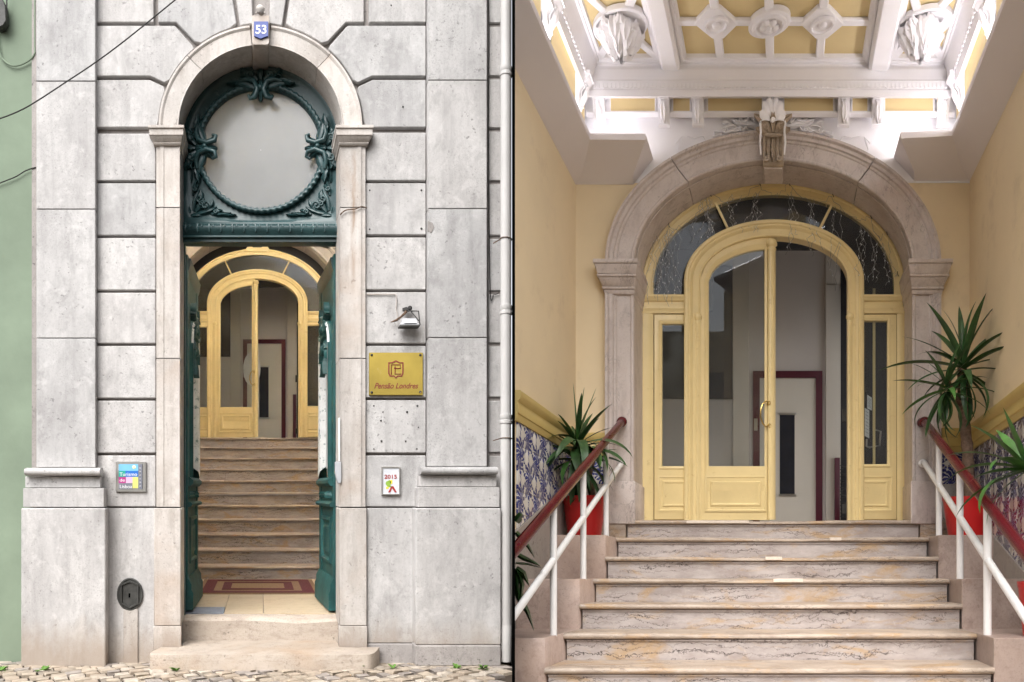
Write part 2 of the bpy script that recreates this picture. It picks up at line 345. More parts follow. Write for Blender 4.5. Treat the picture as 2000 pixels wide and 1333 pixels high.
M['white'] = plain('white_enamel', (.82, .82, .82), .35)
M['red'] = plain('red_print', (.36, .03, .025), .5)
M['crest_red'] = plain('engraved_red', (.20, .022, .008), .6)
M['mat_red'] = paint('doormat_red', (.085, .009, .016), .95, .2, 60, .004)
M['mat_tan'] = paint('doormat_tan', (.21, .14, .075), .95, .2, 60, .004)
M['pipe'] = paint('pipe_paint', (.60, .585, .57), .55, .05, 3, .001, dirt=(.35, .22, .13), dscale=7, dlo=.66, dhi=.76)
M['wire'] = plain('fairy_wire', (.27, .26, .25), .4)
M['led'] = lamp_mat('cove_led', (.97, .95, 1), COVE)
M['led2'] = lamp_mat('hall_led', (.86, .93, 1), 46)
M['led3'] = lamp_mat('return_led', (.97, .95, 1), 7)
for i, c in enumerate(((.44, .37, .29), (.37, .31, .245), (.48, .42, .35), (.32, .28, .25), (.41, .335, .26))):
    M['cob%d' % i] = paint('cobble_%s' % 'abcde'[i], c, .62, .16, 18, .003, dirt=(.2, .16, .12), dscale=30)
M['ground'] = paint('joint_sand', (.055, .04, .028), .95, .3, 20, .006)
M['weed'] = plain('weed_green', (.10, .22, .03), .6)
for k, c in dict(sky=(.18, .48, .72), navy=(.015, .14, .50), teal=(.01, .33, .27), mag=(.42, .03, .22), pink=(.62, .42, .58), lime=(.62, .62, .18), slate=(.17, .18, .22), sun_=(.85, .82, .45), pale=(.62, .64, .68), yel=(.80, .66, .05), lgr=(.25, .42, .05)).items():
    M['c_'+k] = plain('print_'+k, c, .4)

# ------------------------------------------------------------------ ground
def ground_z(y): return .018-.12*max(0, 5.96-max(y, 4.8))
mb = MB(); rows = []
for y in (-40, 0, 3, 4.8, 5.2, 5.6, 5.96, 6.35, 9, 16, 40): rows.append([Vector((x, y, ground_z(y)-.012)) for x in (-40, -9, -5, 0, 5, 40)])
mb.grid(rows); tag(mb.build('ground', M['ground'], smooth=0), kind='structure')
pave = thing('pavement', (0, 6, 0), kind='structure')
cob_meshes = []
for v in range(10):
    b = MB(); n = 4; hx, hy, hz = .038, .038, .035
    def q(sx, sy, z, k): return Vector((sx*hx*k+random.uniform(-.007, .007), sy*hy*k+random.uniform(-.007, .007), z+random.uniform(-.003, .003)))
    R = [[q(sx, sy, z, k) for sx, sy in ((-1, -1), (1, -1), (1, 1), (-1, 1))] for z, k in ((-hz, 1), (.004, 1.0), (.008, .92))]
    b.grid(R, True); b.add(R[2], [(0, 1, 2, 3)])
    o = b.build('cobblestone', M['cob%d' % (v % 5)], None, smooth=60); cob_meshes.append(o.data); bpy.data.objects.remove(o)
spots = []
ca, sa = math.cos(.62), math.sin(.62)
for i in range(-80, 80):
    for j in range(-80, 80):
        a, b_ = i*.088+.010*math.sin(j*1.7)+.043*(j % 2), j*.085+.010*math.sin(i*1.3)
        x, y = -2.3+(a*ca-b_*sa)*1.05, 6.0+(a*sa+b_*ca)*1.65
        if 4.9 < y < 6.36 and -5.2 < x < -.05: spots.append((abs(y-5.98), x, y))
spots.sort()
rest = MB()
for k, (q_, x, y) in enumerate(spots):
    rot = Matrix.Rotation(.62+random.uniform(-.1, .1)+PI/2*random.randint(0, 3), 4, 'Z')
    mt = Matrix.Translation((x, y, ground_z(y)+random.uniform(-.002, .002))) @ Matrix.Diagonal((1.07, 1.68, 1, 1)) @ rot @ Matrix.Diagonal((random.uniform(.88, 1.06), random.uniform(.88, 1.06), 1, 1))
    me = cob_meshes[(k*7) % 10]
    if k < 300:
        o = bpy.data.objects.new('cobblestone', me); COL.objects.link(o); o.parent = pave
        o.matrix_basis = Matrix.Translation((0, -6, 0)) @ mt
    else: rest.add([mt @ v.co for v in me.vertices], [tuple(p.vertices) for p in me.polygons])
o = rest.build('cobblestone_rest', M['cob1'], pave, smooth=60); o.name = 'cobble_field'; tag(o, kind='stuff')

# ------------------------------------------------------------------ street front
FA = View(6.30, AL); FP = View(6.235, AL); FB = View(6.17, AL); FJ = View(6.265, AL); FT = View(6.60, AL)
fac = thing('stone_facade', FA.p(508, 1300), 'grey limestone house front with arched green doorway', 'building')
def arc(cx, cy, r, a0, a1, n=14): return [(cx+r*math.cos(math.radians(a0+(a1-a0)*i/n)), cy-r*math.sin(math.radians(a0+(a1-a0)*i/n))) for i in range(n+1)]
mb = MB(); VC = View(6.345, AL)
mb.poly(VC, [(62, 1330), (62, -420), (998, -420), (998, 1330), (664, 1330), (664, 248)]+arc(508.5, 248, 157, 0, 180, 30)[1:-1]+[(353, 248), (353, 1330)], 0, .31)
mb.build('wall_core', M['stone_core'], fac, smooth=30)
def block(pts, V=FA, depth=.06, m='stone', bev=.007, name='stone_block'):
    b = MB(); b.poly(V, pts, 0, depth); return b.build(name, M[m], fac, bevel=bev, smooth=30)
def rb(x0, y0, x1, y1, **k): return block([(x0, y0), (x1, y0), (x1, y1), (x0, y1)], **k)
CX, CY = 508.5, 248
rowsL = [257, 354, 461, 568, 672, 779, 886, 991]; rowsR = [255, 354, 460, 567, 672, 778, 886, 991]
for a_, b_ in zip(rowsL, rowsL[1:]): rb(189, a_+4, 304, b_-1)
for a_, b_ in zip(rowsR, rowsR[1:]): rb(714, a_+4, 832, b_-1)
# quoins round the arch
def onarc(r, deg): return (CX+r*math.cos(math.radians(deg)), CY-r*math.sin(math.radians(deg)))
for sx in (1, -1):
    mx = lambda pts: [(x if sx == 1 else 2*CX+3-x, y) for x, y in pts]
    xr = 832 if sx == 1 else 832
    block(mx([(832, 156), (728, 156), (700, 169)]+[onarc(202, d) for d in (20, 14, 8, 3)]+[(714, 249), (832, 249)]))
    block(mx([(832, 50), (679, 50), (645, 88)]+[onarc(202, d) for d in (49, 44, 38, 32, 27)]+[(699, 162), (727, 149), (832, 149)]))
    rb(*( (721, -62, 832, 44) if sx == 1 else (189, -62, 300, 44) ))
    block(mx([(711, -62), (711, 44), (676, 44), (640, 82)]+[onarc(202, d) for d in (54, 60, 66, 72)]+[(558, 46), (575, -62)]))
    block(mx([(568, -62), (552, 44)]+[onarc(202, d) for d in (78, 82, 85)]+[(529, -62)]))
for x0, x1 in ((189, 300), (311, 440), (577, 705), (721, 832)):
    rb(x0, -200, x1, -70)
rb(447, -200, 570, -70)
for x0, x1 in ((189, 505), (512, 832)): rb(x0, -330, x1, -208)
# pilasters
for x0, x1, js in ((71, 186, (-330, -110, 159, 409, 661, 914)), (837, 951, (-330, -110, 157, 408, 660, 912))):
    for a_, b_ in zip(js, js[1:]): rb(x0, a_+.8, x1, b_-.8, V=FP, depth=.12, bev=.004, name='pilaster_slab')
for (x0, x1, y, w0, w1, w2, bot) in ((50, 197, 914, 49, 196, (45, 203), 1303), (821, 970, 912, 820, 970, (816, 976), 1296)):
    b = MB(); prof = [(y, .03), (y+1, -.006)]+[(y+8-7*math.cos(PI*i/8), -.012-.03*math.sin(PI*i/8)) for i in range(9)]+[(y+16, .1), (y, .1)]
    b.hmould(FB, x0, x1, prof); b.build('torus_moulding', M['stone'], fac, smooth=50)
    rb(w0, y+17, w1, y+39, V=View(6.20, AL), depth=.15, name='pilaster_base', bev=.004)
    rb(w2[0], y+40, w2[1], 991, V=FB, depth=.18, name='pilaster_base', bev=.004)
    rb(w2[0]-4, 993, w2[1]+3, bot-36 if x0 > 500 else bot, V=View(6.15, AL), depth=.2, name='plinth_block', bev=.008)
    if x0 > 500: rb(w2[0]-4, bot-35, w2[1]+3, bot+6, V=View(6.14, AL), depth=.2, name='plinth_block', bev=.01, m='stone_damp')
rb(204, 993, 304, 1303, V=View(6.29, AL), depth=.12, name='plinth_slab', bev=.004)
rb(717, 993, 813, 1256, V=View(6.29, AL), depth=.12, name='plinth_slab', bev=.004); rb(717, 1258, 813, 1303, V=View(6.275, AL), depth=.12, name='plinth_slab', bev=.006, m='stone_damp')
rb(241, 1190, 269, 1303, V=View(6.275, AL), depth=.05, name='plinth_slab', bev=.002, m='stone_warm')
# recessed strip on the far right
jr = [-330, -200, -60, 47, 150, 252, 355, 462, 570, 672, 778, 886, 1000]
for a_, b_ in zip(jr, jr[1:]): rb(955, a_+5, 986, b_-2, V=View(6.325, AL), depth=.08)
rb(955, 1002, 998, 1310, V=View(6.33, AL), depth=.08)
# portal: jambs, imposts, archivolt, keystone
for sx, (o0, o1, i0, i1) in ((-1, (305, 312, 348, 351)), (1, (714, 706, 667, 664))):
    for y0, y1 in ((283, 405), (406, 700), (701, 991)):
        b = MB(); X = [o0, o0, o1, o1, (o1*.8+i0*.2), (o1*.75+i0*.25), i0, i1, i1]; D = [.08, .008, .008, 0, 0, .006, .006, 0, .34]
        rws = [[FJ.p(x, y0, d), FJ.p(x, y1-.8, d)] for x, d in zip(X, D)]; b.grid(rws)
        b.build('door_jamb', M['stone_warm'], fac, smooth=30)
    b = MB(); q0, q1 = (301, 353) if sx < 0 else (663, 716)
    b.box(FJ, q0, 993, q1, 1222, -.01, .30); b.build('jamb_foot', M['stone_warm'], fac, bevel=.005)
    b = MB(); b.box(FJ, q0-1, 1223, q1+1, 1269, -.014, .05); b.build('jamb_foot', M['stone_warm'], fac, bevel=.004)
    imp = MB()
    for y0, y1, (oa, pa), (ob_, pb) in ((244, 250, (14, .07), (14, .07)), (250, 264, (12, .058), (12, .056)), (264.2, 278, (10, .05), (4, .02)), (278.2, 284, (4.5, .024), (3, .014))):
        q = []
        for y, ov, pr in ((y0, oa, pa), (y1, ob_, pb)):
            x0, x1 = (305-ov-2, 351+ov*.6) if sx < 0 else (664-ov*.6, 714+ov+2); Vq = View(6.265-pr, AL)
            q.append([Vq.p(x0, y), Vq.p(x1, y), Vq.p(x1, y, .33+pr), Vq.p(x0, y, .33+pr)])
        imp.prism(*q)
    imp.build('impost', M['stone_warm'], fac, bevel=.003)
apf = [(39, .08), (39, -.0), (35, -.004), (32, .004), (31, .008), (3, .008), (1.5, 0), (0, 0), (0, .34)]
for t0, t1 in ((0, .245), (.247, .466), (.534, .743), (.745, 1)):
    b = MB(); b.arch(FJ, CX, CY, 160, 160, CY, apf, t0, t1, 16, legs=False); b.build('voussoir', M['stone_warm'], fac, smooth=30)
b = MB(); b.poly(View(6.22, AL), [(492, 30), (526, 30), (526, 83), (523, 88), (495, 88), (492, 83)], 0, .44); b.build('keystone', M['stone_warm'], fac, bevel=.004)
b = MB(); f = frame(View(6.22, AL), 509, 30); b.tube([f(8*math.cos(t), 2+8*math.sin(t), 1) for t in [PI*i/10 for i in range(11)]], .008, 6); b.ball(f(0, 10, 0), .04, 10); b.build('keystone_scroll', M['stone_warm'], fac)
# plugged fixing holes: small dark dowels in the ashlar
dow = MB()
for x, y in ((722, 372), (823, 372), (722, 448), (823, 447), (730, 793), (815, 793), (748, 805), (795, 805), (745, 862), (792, 862), (730, 877), (814, 877), (787, 209), (764, 11), (744, 822), (817, 835)):
    f = frame(FA, x, y); dow.ball(f(0, 0, .3), random.uniform(.006, .011), 6)
tag(dow.build('wall_plug', M['iron'], fac), kind='stuff')
b = MB(); b.poly(FP, [(836, 432), (845, 436), (848, 445), (842, 456), (836, 452)], -.004, .02); b.build('repair_patch', M['stone_core'], fac, bevel=.002)

# neighbour: green rendered house
gh = thing('green_house', P(20, 1300, 6.4), 'pale green rendered house wall at the far left edge', 'building')
b = MB(); b.box(View(6.36, AL), -420, -420, 71, 1330, 0, .5); b.build('wall', M['greenwall'], gh)
b = MB(); b.box(View(6.352, AL), 68, -420, 71.4, 990, 0, .02); b.build('render_edge', M['stone'], gh)
def wire(name, pts, r, mat, label, cat, parent=None):
    b = MB(); pp = []
    for i in range(len(pts)-1):
        p0, p1, p2, p3 = [Vector(pts[max(0, min(len(pts)-1, i+k))]) for k in (-1, 0, 1, 2)]
        for t in [j/6 for j in range(6)]: pp.append(.5*((2*p1)+(p2-p0)*t+(2*p0-5*p1+4*p2-p3)*t*t+(3*p1-p0-3*p2+p3)*t**3))
    pp.append(Vector(pts[-1])); b.tube(pp, r, 6)
    o = b.build(name, mat, parent)
    return tag(o, label, cat) if not parent else o
wire('overhead_cable', [P(-60, 250, 6.1), P(0, 232, 6.1), P(40, 216, 6.1), P(75, 196, 6.09), P(130, 160, 6.08), P(187, 122, 6.07), P(250, 75, 6.06), P(345, -2, 6.05), P(420, -62, 6.05)], .0055, M['cable'], 'long black cable slung diagonally across the upper stone front', 'cable')
wire('wall_cable', [P(-30, 372, 6.34), P(0, 358, 6.34), P(30, 346, 6.34), P(50, 334, 6.34), P(70, 327, 6.34)], .005, M['cable'], 'short dark wire on the green wall below the loop', 'cable')
wire('looped_cable', [P(-6, 60, 6.34), P(-2, 96, 6.34), P(6, 117, 6.34), P(25, 129, 6.34), P(48, 124, 6.34), P(66, 108, 6.34), P(68, 80, 6.345), P(68, -60, 6.345)], .007, M['greenwall'], 'green painted cable hanging in a loop on the green wall', 'cable')
sl = thing('street_lamp', P(0, 50, 6.3), 'black metal lantern bracket at the top left corner of the green wall', 'lamp')
b = MB(); b.poly(View(6.27, AL), [(-20, -10), (3, -6), (10, 10), (12, 40), (6, 50), (-4, 54), (-20, 40)], 0, .08); b.build('bracket_plate', M['iron'], sl, bevel=.006)
b = MB(); b.tube([P(13, -20, 6.3), P(13, 30, 6.3), P(10, 48, 6.3), P(0, 52, 6.3)], .006, 6); b.build('conduit', M['iron'], sl)
# drain pipe
dp = thing('drain_pipe', P(988, 1300, 6.22), 'off white iron drain pipe beside the right pilaster', 'pipe')
b = MB(); c0 = P(988, 1285, 6.22); b.lathe(Vector((c0.x, c0.y, 0)), [(.048, .35), (.048, 6.2)], 20); b.build('pipe', M['pipe'], dp)
b = MB(); b.lathe(Vector((c0.x, c0.y, 0)), [(.047, .05), (.05, .2), (.05, .36), (.047, .37)], 20); b.build('foot_pipe', M['pipe'], dp)
for py in (140, 605, 818):
    z = P(0, py, 6.22).z; b = MB(); b.lathe(Vector((c0.x, c0.y, z)), [(.046, -.05), (.054, -.045), (.054, -.02), (.050, -.015), (.056, 0), (.056, .03), (.046, .035)], 20)
    b.build('collar', M['pipe'], dp)
for py in (468, 857):
    z = P(0, py, 6.22).z; b = MB(); b.tube([Vector((c0.x+.051*math.cos(t), c0.y+.051*math.sin(t), z)) for t in [2*PI*i/20 for i in range(21)]], .005, 5, False)
    b.tube([Vector((c0.x-.05, c0.y, z)), Vector((c0.x-.11, c0.y+.06, z-.01))], .005, 5); b.build('wire_strap', M['trunk'], dp)

# ------------------------------------------------------------------ signs on the front
def text(s_, V, px, py, h, mat, parent, name='lettering', d=0, shear=0, width=None, bold=0, align='CENTER', ext=.0012):
    cu = bpy.data.curves.new('t', 'FONT'); cu.body = s_; cu.align_x = align; cu.size = 1; cu.shear = shear; cu.offset = bold; cu.extrude = .02
    o = bpy.data.objects.new('t', cu); COL.objects.link(o); bpy.context.view_layer.update()
    me = bpy.data.meshes.new_from_object(o.evaluated_get(bpy.context.evaluated_depsgraph_get()))
    bpy.data.objects.remove(o); bpy.data.curves.remove(cu)
    xs = [v.co.x for v in me.vertices]; w = max(xs)-min(xs); sy = h/.72; sx = sy if not width else width/w
    f = frame(V, px, py, 0, 1, d); b = MB(); k = V.k
    b.add([f(v.co.x*sx, v.co.y*sy, (v.co.z+.02)*ext/.04/k) for v in me.vertices], [tuple(p.vertices) for p in me.polygons])
    bpy.data.meshes.remove(me)
    return b.build(name, mat, parent, smooth=0)
V = View(6.205, AL)
np_ = thing('number_plate', V.p(509, 75), 'small blue enamel house number plate 53 on the keystone', 'sign')
b = MB(); b.poly(V, [(496, 42), (524, 42), (524, 71), (519, 72), (509, 76), (499, 72), (496, 71)], 0, .013); b.build('plate', M['blue'], np_, bevel=.002)
text('53', V, 510, 66, 17, M['white'], np_, 'numeral', -.001, bold=.012)
V = View(6.275, AL)
bp = thing('brass_plaque', V.p(773, 770), 'shiny brass guesthouse plaque reading Pensão Londres with red crest', 'sign')
b = MB(); b.box(V, 721, 689, 826, 772, 0, .025); b.build('plate', M['brass'], bp, bevel=.002)
for x, y in ((726, 694), (821, 694), (726, 767), (821, 766)):
    b = MB(); f = frame(V, x, y); b.ball(f(0, 0, 0), .012, 8); b.build('screw', M['iron'], bp)
b = MB(); sh = [(-15, 14), (-8, 14), (0, 18), (8, 14), (15, 14), (15, -8), (12, -14), (4, -14), (0, -18), (-4, -14), (-12, -14), (-15, -8)]
f = frame(V, 773, 722); inn = [(x*.84, y*.84) for x, y in sh]
b.grid([[f(x, y, .2) for x, y in sh], [f(x, y, 1) for x, y in sh], [f(x, y, 1) for x, y in inn], [f(x, y, .2) for x, y in inn]], True); b.build('crest', M['crest_red'], bp)
b = MB()
for pts in ([(-9, -10), (-9, 9), (9, 9), (9, 2), (-3.5, 2)], [(-1.5, 6), (-1.5, -9), (10, -9)]): o_tube(b, f, [(x, y, .6) for x, y in pts], .0046, 6)
b.build('monogram', M['crest_red'], bp)
text('Pensão Londres', V, 773, 759, 11, M['crest_red'], bp, 'lettering', -.001, .35, 86, bold=.014)
V = View(6.278, AL)
tp = thing('tourism_plaque', V.p(255, 960), 'colourful tourist office plaque Turismo de Lisboa in a metal frame', 'sign')
b = MB(); b.box(V, 226, 902, 285, 961, 0, .02); b.build('backing', M['chrome'], tp, bevel=.002)
def pc(nm, x0, y0, x1, y1, m, d=-.004): b = MB(); b.box(V, x0, y0, x1, y1, d, d+.003); return b.build(nm, M[m], tp, smooth=0)
pc('colour_panel', 232, 907, 270, 920, 'c_sky'); pc('colour_panel', 232, 920, 245, 932, 'c_teal'); pc('colour_panel', 245, 920, 270, 932, 'c_navy')
pc('colour_panel', 232, 932, 246, 944, 'c_mag'); pc('colour_panel', 246, 932, 259, 944, 'c_pink'); pc('colour_panel', 259, 932, 270, 954, 'c_lime')
pc('colour_panel', 232, 944, 259, 956, 'c_slate'); pc('colour_panel', 270, 907, 278, 956, 'c_slate')
b = MB(); f = frame(V, 262, 913, d=-.004); b.ball(f(0, 0, 0), .016, 10, (1, .2, 1)); b.build('sun_disc', M['c_sun_'], tp)
text('Turismo', V, 251, 930, 7, M['white'], tp, d=-.0045, width=34); text('de', V, 239, 941, 6, M['white'], tp, d=-.0045, width=10); text('Lisboa', V, 246, 954, 7, M['white'], tp, d=-.0045, width=24)
for i in range(6): text('*', V, 274, 918+i*7, 5, M['white'], tp, 'star', -.0045)
yp = thing('year_plaque', V.p(763, 966), 'small white plaque reading 2015 above a red and yellow figure', 'sign')
b = MB(); b.box(V, 746, 913, 780, 966, 0, .02); b.build('plate', M['c_pale'], yp, bevel=.002)
b = MB(); b.rect(V, 745, 912, 781, 967, [(0, .02), (0, -.008), (2, -.008), (2, 0)]); b.build('frame', M['chrome'], yp)
text('2015', V, 763, 935, 7.5, M['red'], yp, d=-.002, width=24, bold=.02)
for pts, m in (([(754, 941), (761, 938), (764, 942), (762, 948), (766, 952), (757, 951), (753, 946)], 'c_lgr'), ([(761, 938), (766, 938), (766, 945), (763, 946)], 'c_yel'), ([(754, 951), (760, 951), (758, 955), (754, 955)], 'c_yel'), ([(764, 950), (768, 950), (775, 962), (771, 962), (766, 954), (762, 962), (758, 962)], 'red')):
    b = MB(); b.poly(V, pts, -.003, 0); b.build('emblem', M[m], yp, smooth=0)
# iron hatch
V = View(6.285, AL)
ih = thing('iron_hatch', V.p(254, 1192), 'dark oval cast iron hatch low on the wall left of the door', 'hatch')
b = MB(); f = frame(V, 254, 1161)
def oval(rx, ry, n): return [f(rx*math.cos(2*PI*i/36), ry*math.sin(2*PI*i/36), n) for i in range(36)]
b.grid([oval(25.5, 32, -2), oval(25.5, 32, 2.2), oval(24.5, 31, 3), oval(22.5, 29, 3), oval(22, 28, 1.6), oval(.1, .1, 1.6)], True); b.build('cover', M['iron'], ih)
b = MB(); hx = [(0, 27), (17, 20), (17, -19), (0, -27), (-17, -19), (-17, 20)]
b.grid([[f(x*s, y*s, n) for x, y in hx] for s, n in ((1.02, 1.4), (1, 5), (.90, 5), (.87, 1.8))], True); b.build('hexagon_rib', M['iron'], ih)
b = MB(); o_tube(b, f, [(-1, 2, 2), (-1, -6, 2)], .007, 5); b.build('keyhole', M['black'], ih)
# floodlight
V = View(6.27, AL)
fl = thing('floodlight', V.p(797, 642), 'small grey floodlight on a wire bracket above the brass plaque', 'lamp')
b = MB(); f = frame(V, 797, 640)
A_ = [f(-19, 0, 2), f(17, 0, 2), f(17, 0, 24), f(-19, 0, 24)]; B_ = [f(-12, 17, 4), f(12, 17, 4), f(12, 14, 18), f(-12, 14, 18)]
b.prism(A_, B_); b.build('housing', M['greybox'], fl, bevel=.004)
b = MB(); b.prism([f(-20, -3, 1), f(18, -3, 1), f(18, -3, 26), f(-20, -3, 26)], [f(-20, 0, 1), f(18, 0, 1), f(18, 0, 26), f(-20, 0, 26)]); b.build('rim', M['iron'], fl)
b = MB(); b.prism([f(-14, 4, 24), f(12, 4, 24), f(10, 9, 22), f(-11, 9, 22)], [f(-14, 4, 25.5), f(12, 4, 25.5), f(10, 9, 23.5), f(-11, 9, 23.5)]); b.build('lens', M['white'], fl)
b = MB(); o_tube(b, f, [(-4, 30, 0), (0, 30, 10), (18, 29, 12), (20, 8, 12), (21, 2, 12)], .006, 6); o_tube(b, f, [(2, 32, 8), (18, 10, 14)], .005, 6); b.build('bracket', M['iron'], fl)
b = MB(); b.ball(f(-4, 34, 3), .035, 7, (1.2, .7, .7)); b.ball(f(3, 37, 4), .022, 6); b.build('rubber_gland', M['cable'], fl)
b = MB(); o_tube(b, f, [(-4, 30, 6), (-14, 20, 6), (-24, 13, 4), (-34, 10, 1)], [.012, .009, .011, .004], 7); b.build('taped_wire', M['trunk'], fl)
wire('feed_wire', [FA.p(716, 576, -.01), FA.p(760, 576, -.012), FA.p(772, 577, -.012), FA.p(774, 592, -.012), FA.p(773, 604, -.012), FA.p(776, 616, -.012), FA.p(775, 626, -.012)], .005, M['stone_warm'], 'thin pale wire running along the stone joint to the floodlight', 'wire')
wire('jamb_wire', [FJ.p(664, 421, -.012), FJ.p(675, 412, -.012), FJ.p(693, 410, -.014), FJ.p(706, 405, -.012), FJ.p(716, 407, .0)], .005, M['trunk'], 'rusty wire crossing the right door jamb', 'wire')
wire('strip_wire', [P(953, -20, 6.31), P(955, 60, 6.31), P(954, 250, 6.31), P(957, 560, 6.31), P(965, 575, 6.31), P(975, 572, 6.31)], .004, M['cable'], 'thin black wire in the groove beside the drain pipe', 'wire')

# ------------------------------------------------------------------ steps into the doorway
ds = thing('door_step', P(508, 1310, 6.2), 'wide worn stone step with rounded ends before the doorway', 'step')
b = MB(); y0 = 5.975; xl, xr = P(287, 0, 6.0).x, P(731, 0, 6.0).x; ji, jo = P(352, 0, 6.26).x, P(665, 0, 6.26).x
zt = lambda y: .150+.078*(y-5.975)+.0
q = [(xl+.05*(1-math.cos(t)), y0+.16-.16*math.sin(t)) for t in [PI/2*i/5 for i in range(6)]]
q += [(xl+(xr-xl)*i/12, y0-.012*math.sin(PI*i/12)) for i in range(2, 11)]
q += [(xr-.06*(1-math.sin(PI/2-t)), y0+.12-.12*math.sin(PI/2-t)) for t in [PI/2-PI/2*i/5 for i in range(6)]][::-1] if 0 else [(xr-.06+.06*math.sin(t), y0+.12-.12*math.cos(t)) for t in [PI/2*i/5 for i in range(6)]]
q += [(xr, 6.24), (jo, 6.24), (jo-.1, 6.50), (ji-.06, 6.50), (ji, 6.24), (xl, 6.24)]
b.prism([Vector((x, y, -.2)) for x, y in q], [Vector((x, y, zt(y))) for x, y in q]); b.build('step_slab', M['step'], ds, bevel=.005, seg=2)
th = thing('threshold', P(508, 1250, 6.5), 'worn stone threshold with a dished front edge under the open door', 'step')
b = MB(); rws = []; hl = -1.143; VTH = View(6.50, AL)
n = 24
for i in range(n+1):
    x = 353+(664-353)*i/n; sag = 6*math.exp(-((x-590)/45)**2)+.7*math.sin(x*.05)
    rws.append([P(x, 1262, 6.50)]+[P(x, 1213+sag, 6.50), P(x, 1208+sag*1.05, 6.51)+Vector((0, .012, 0)), P(x, 1204+sag*.9, 6.56), P(508+(x-508)*.985, 1199, 6.68), P(508+(x-508)*.985, 1262, 6.68)])
b.grid(rws); b.build('threshold_stone', M['step'], th, smooth=40)

# ------------------------------------------------------------------ the hall behind the street door
lh = thing('stair_hall', LL(0, 9, -1.2), 'yellow stair hall seen through the open street door', 'hall')
UW = 1.95
b = MB(); b.cuboid(LL, -UW, UW, 6.66, 9.35, -1.30, -1.165); b.build('landing_base', M['stone_core'], lh)
tz = [-1.0, -.52, -.05, .45, .9]
for (u0, u1), (ya, yb) in [((-UW, -.335), (7.0, 8.0)), ((-.33, .035), (6.66, 8.0)), ((.04, .70), (6.66, 8.0)), ((.705, UW), (6.66, 8.0)), ((-UW, .2), (8.005, 9.35)), ((.205, UW), (8.005, 9.35))]:
    b = MB(); b.cuboid(LL, u0, u1, ya, yb, -1.166, -1.145); b.build('floor_tile', M['landing'], lh, bevel=.003)
b = MB(); b.cuboid(LL, -.70, -.335, 6.66, 6.995, -1.166, -1.143); b.build('floor_tile', M['grey_slab'], lh, bevel=.002)
for sgn in (-1, 1):
    b = MB(); b.cuboid(LL, sgn*UW, sgn*(UW+.1), 6.66, 12.9, -1.3, 5.4); b.build('side_wall', M['hallwall'], lh)
b = MB(); b.cuboid(LL, -UW, UW, 6.66, 13.1, 5.4, 5.5); b.build('ceiling', M['plaster'], lh)
b = MB(); b.cuboid(LL, -UW-.1, -.75, 6.661, 6.72, -1.3, 5.4); b.cuboid(LL, .75, UW+.1, 6.661, 6.72, -1.3, 5.4); b.cuboid(LL, -.75, .75, 6.75, 6.80, 3.75, 5.4); b.build('front_wall', M['hallwall'], lh)
for sgn in (-1, 1):
    ls = thing('cove_lamp', LL(sgn*1.8, 9.6, 4.5), 'white cove lamp strip high on the %s wall of the stair hall' % ('left' if sgn < 0 else 'right'), 'lamp', 'cove lamps of the stair hall')
    b = MB(); b.cuboid(LL, sgn*1.72, sgn*1.9, 7.0, 10.4, 4.45, 4.5); b.build('ledge', M['plaster'], ls)
    b = MB(); b.cuboid(LL, sgn*1.78, sgn*1.84, 7.1, 10.3, 4.502, 4.52); b.build('led_strip', M['led2'], ls)

ls = thing('cove_lamp', LL(0, 6.95, 4.5), 'added cove lamp strip inside above the street door, brightening the stair risers', 'lamp', 'cove lamps of the stair hall')  # unseen strip added to brighten the stair risers
b = MB(); b.cuboid(LL, -1.7, 1.7, 6.8, 6.98, 4.45, 4.5); b.build('ledge', M['plaster'], ls)
b = MB(); b.cuboid(LL, -1.5, 1.5, 6.86, 6.92, 4.502, 4.52); b.build('led_strip', M['led2'], ls)
# the house across the street, seen only as a reflection in the panes
oh = thing('opposite_house', (0, -10, 0), 'plain ochre house across the street, reflected in the door glass', 'building')
b = MB(); b.add([Vector((x, y, z)) for z in (-.2, 7.5) for x, y in ((-16, -10), (16, -10), (16, -14), (-16, -14))], [(0, 1, 2, 3), (4, 5, 6, 7), (0, 1, 5, 4), (1, 2, 6, 5), (2, 3, 7, 6), (3, 0, 4, 7)]); b.build('wall', M['hallwall'], oh)
for i in range(8):
    for z in (.9, 4.2):
        b = MB(); x = -14+i*4; b.add([Vector((x+a_, y, z+c_)) for y in (-9.97, -10.05) for a_, c_ in ((0, 0), (1.1, 0), (1.1, 2), (0, 2))], [(0, 1, 2, 3), (4, 5, 6, 7), (0, 1, 5, 4), (1, 2, 6, 5), (2, 3, 7, 6), (3, 0, 4, 7)]); b.build('window', M['slit'], oh)

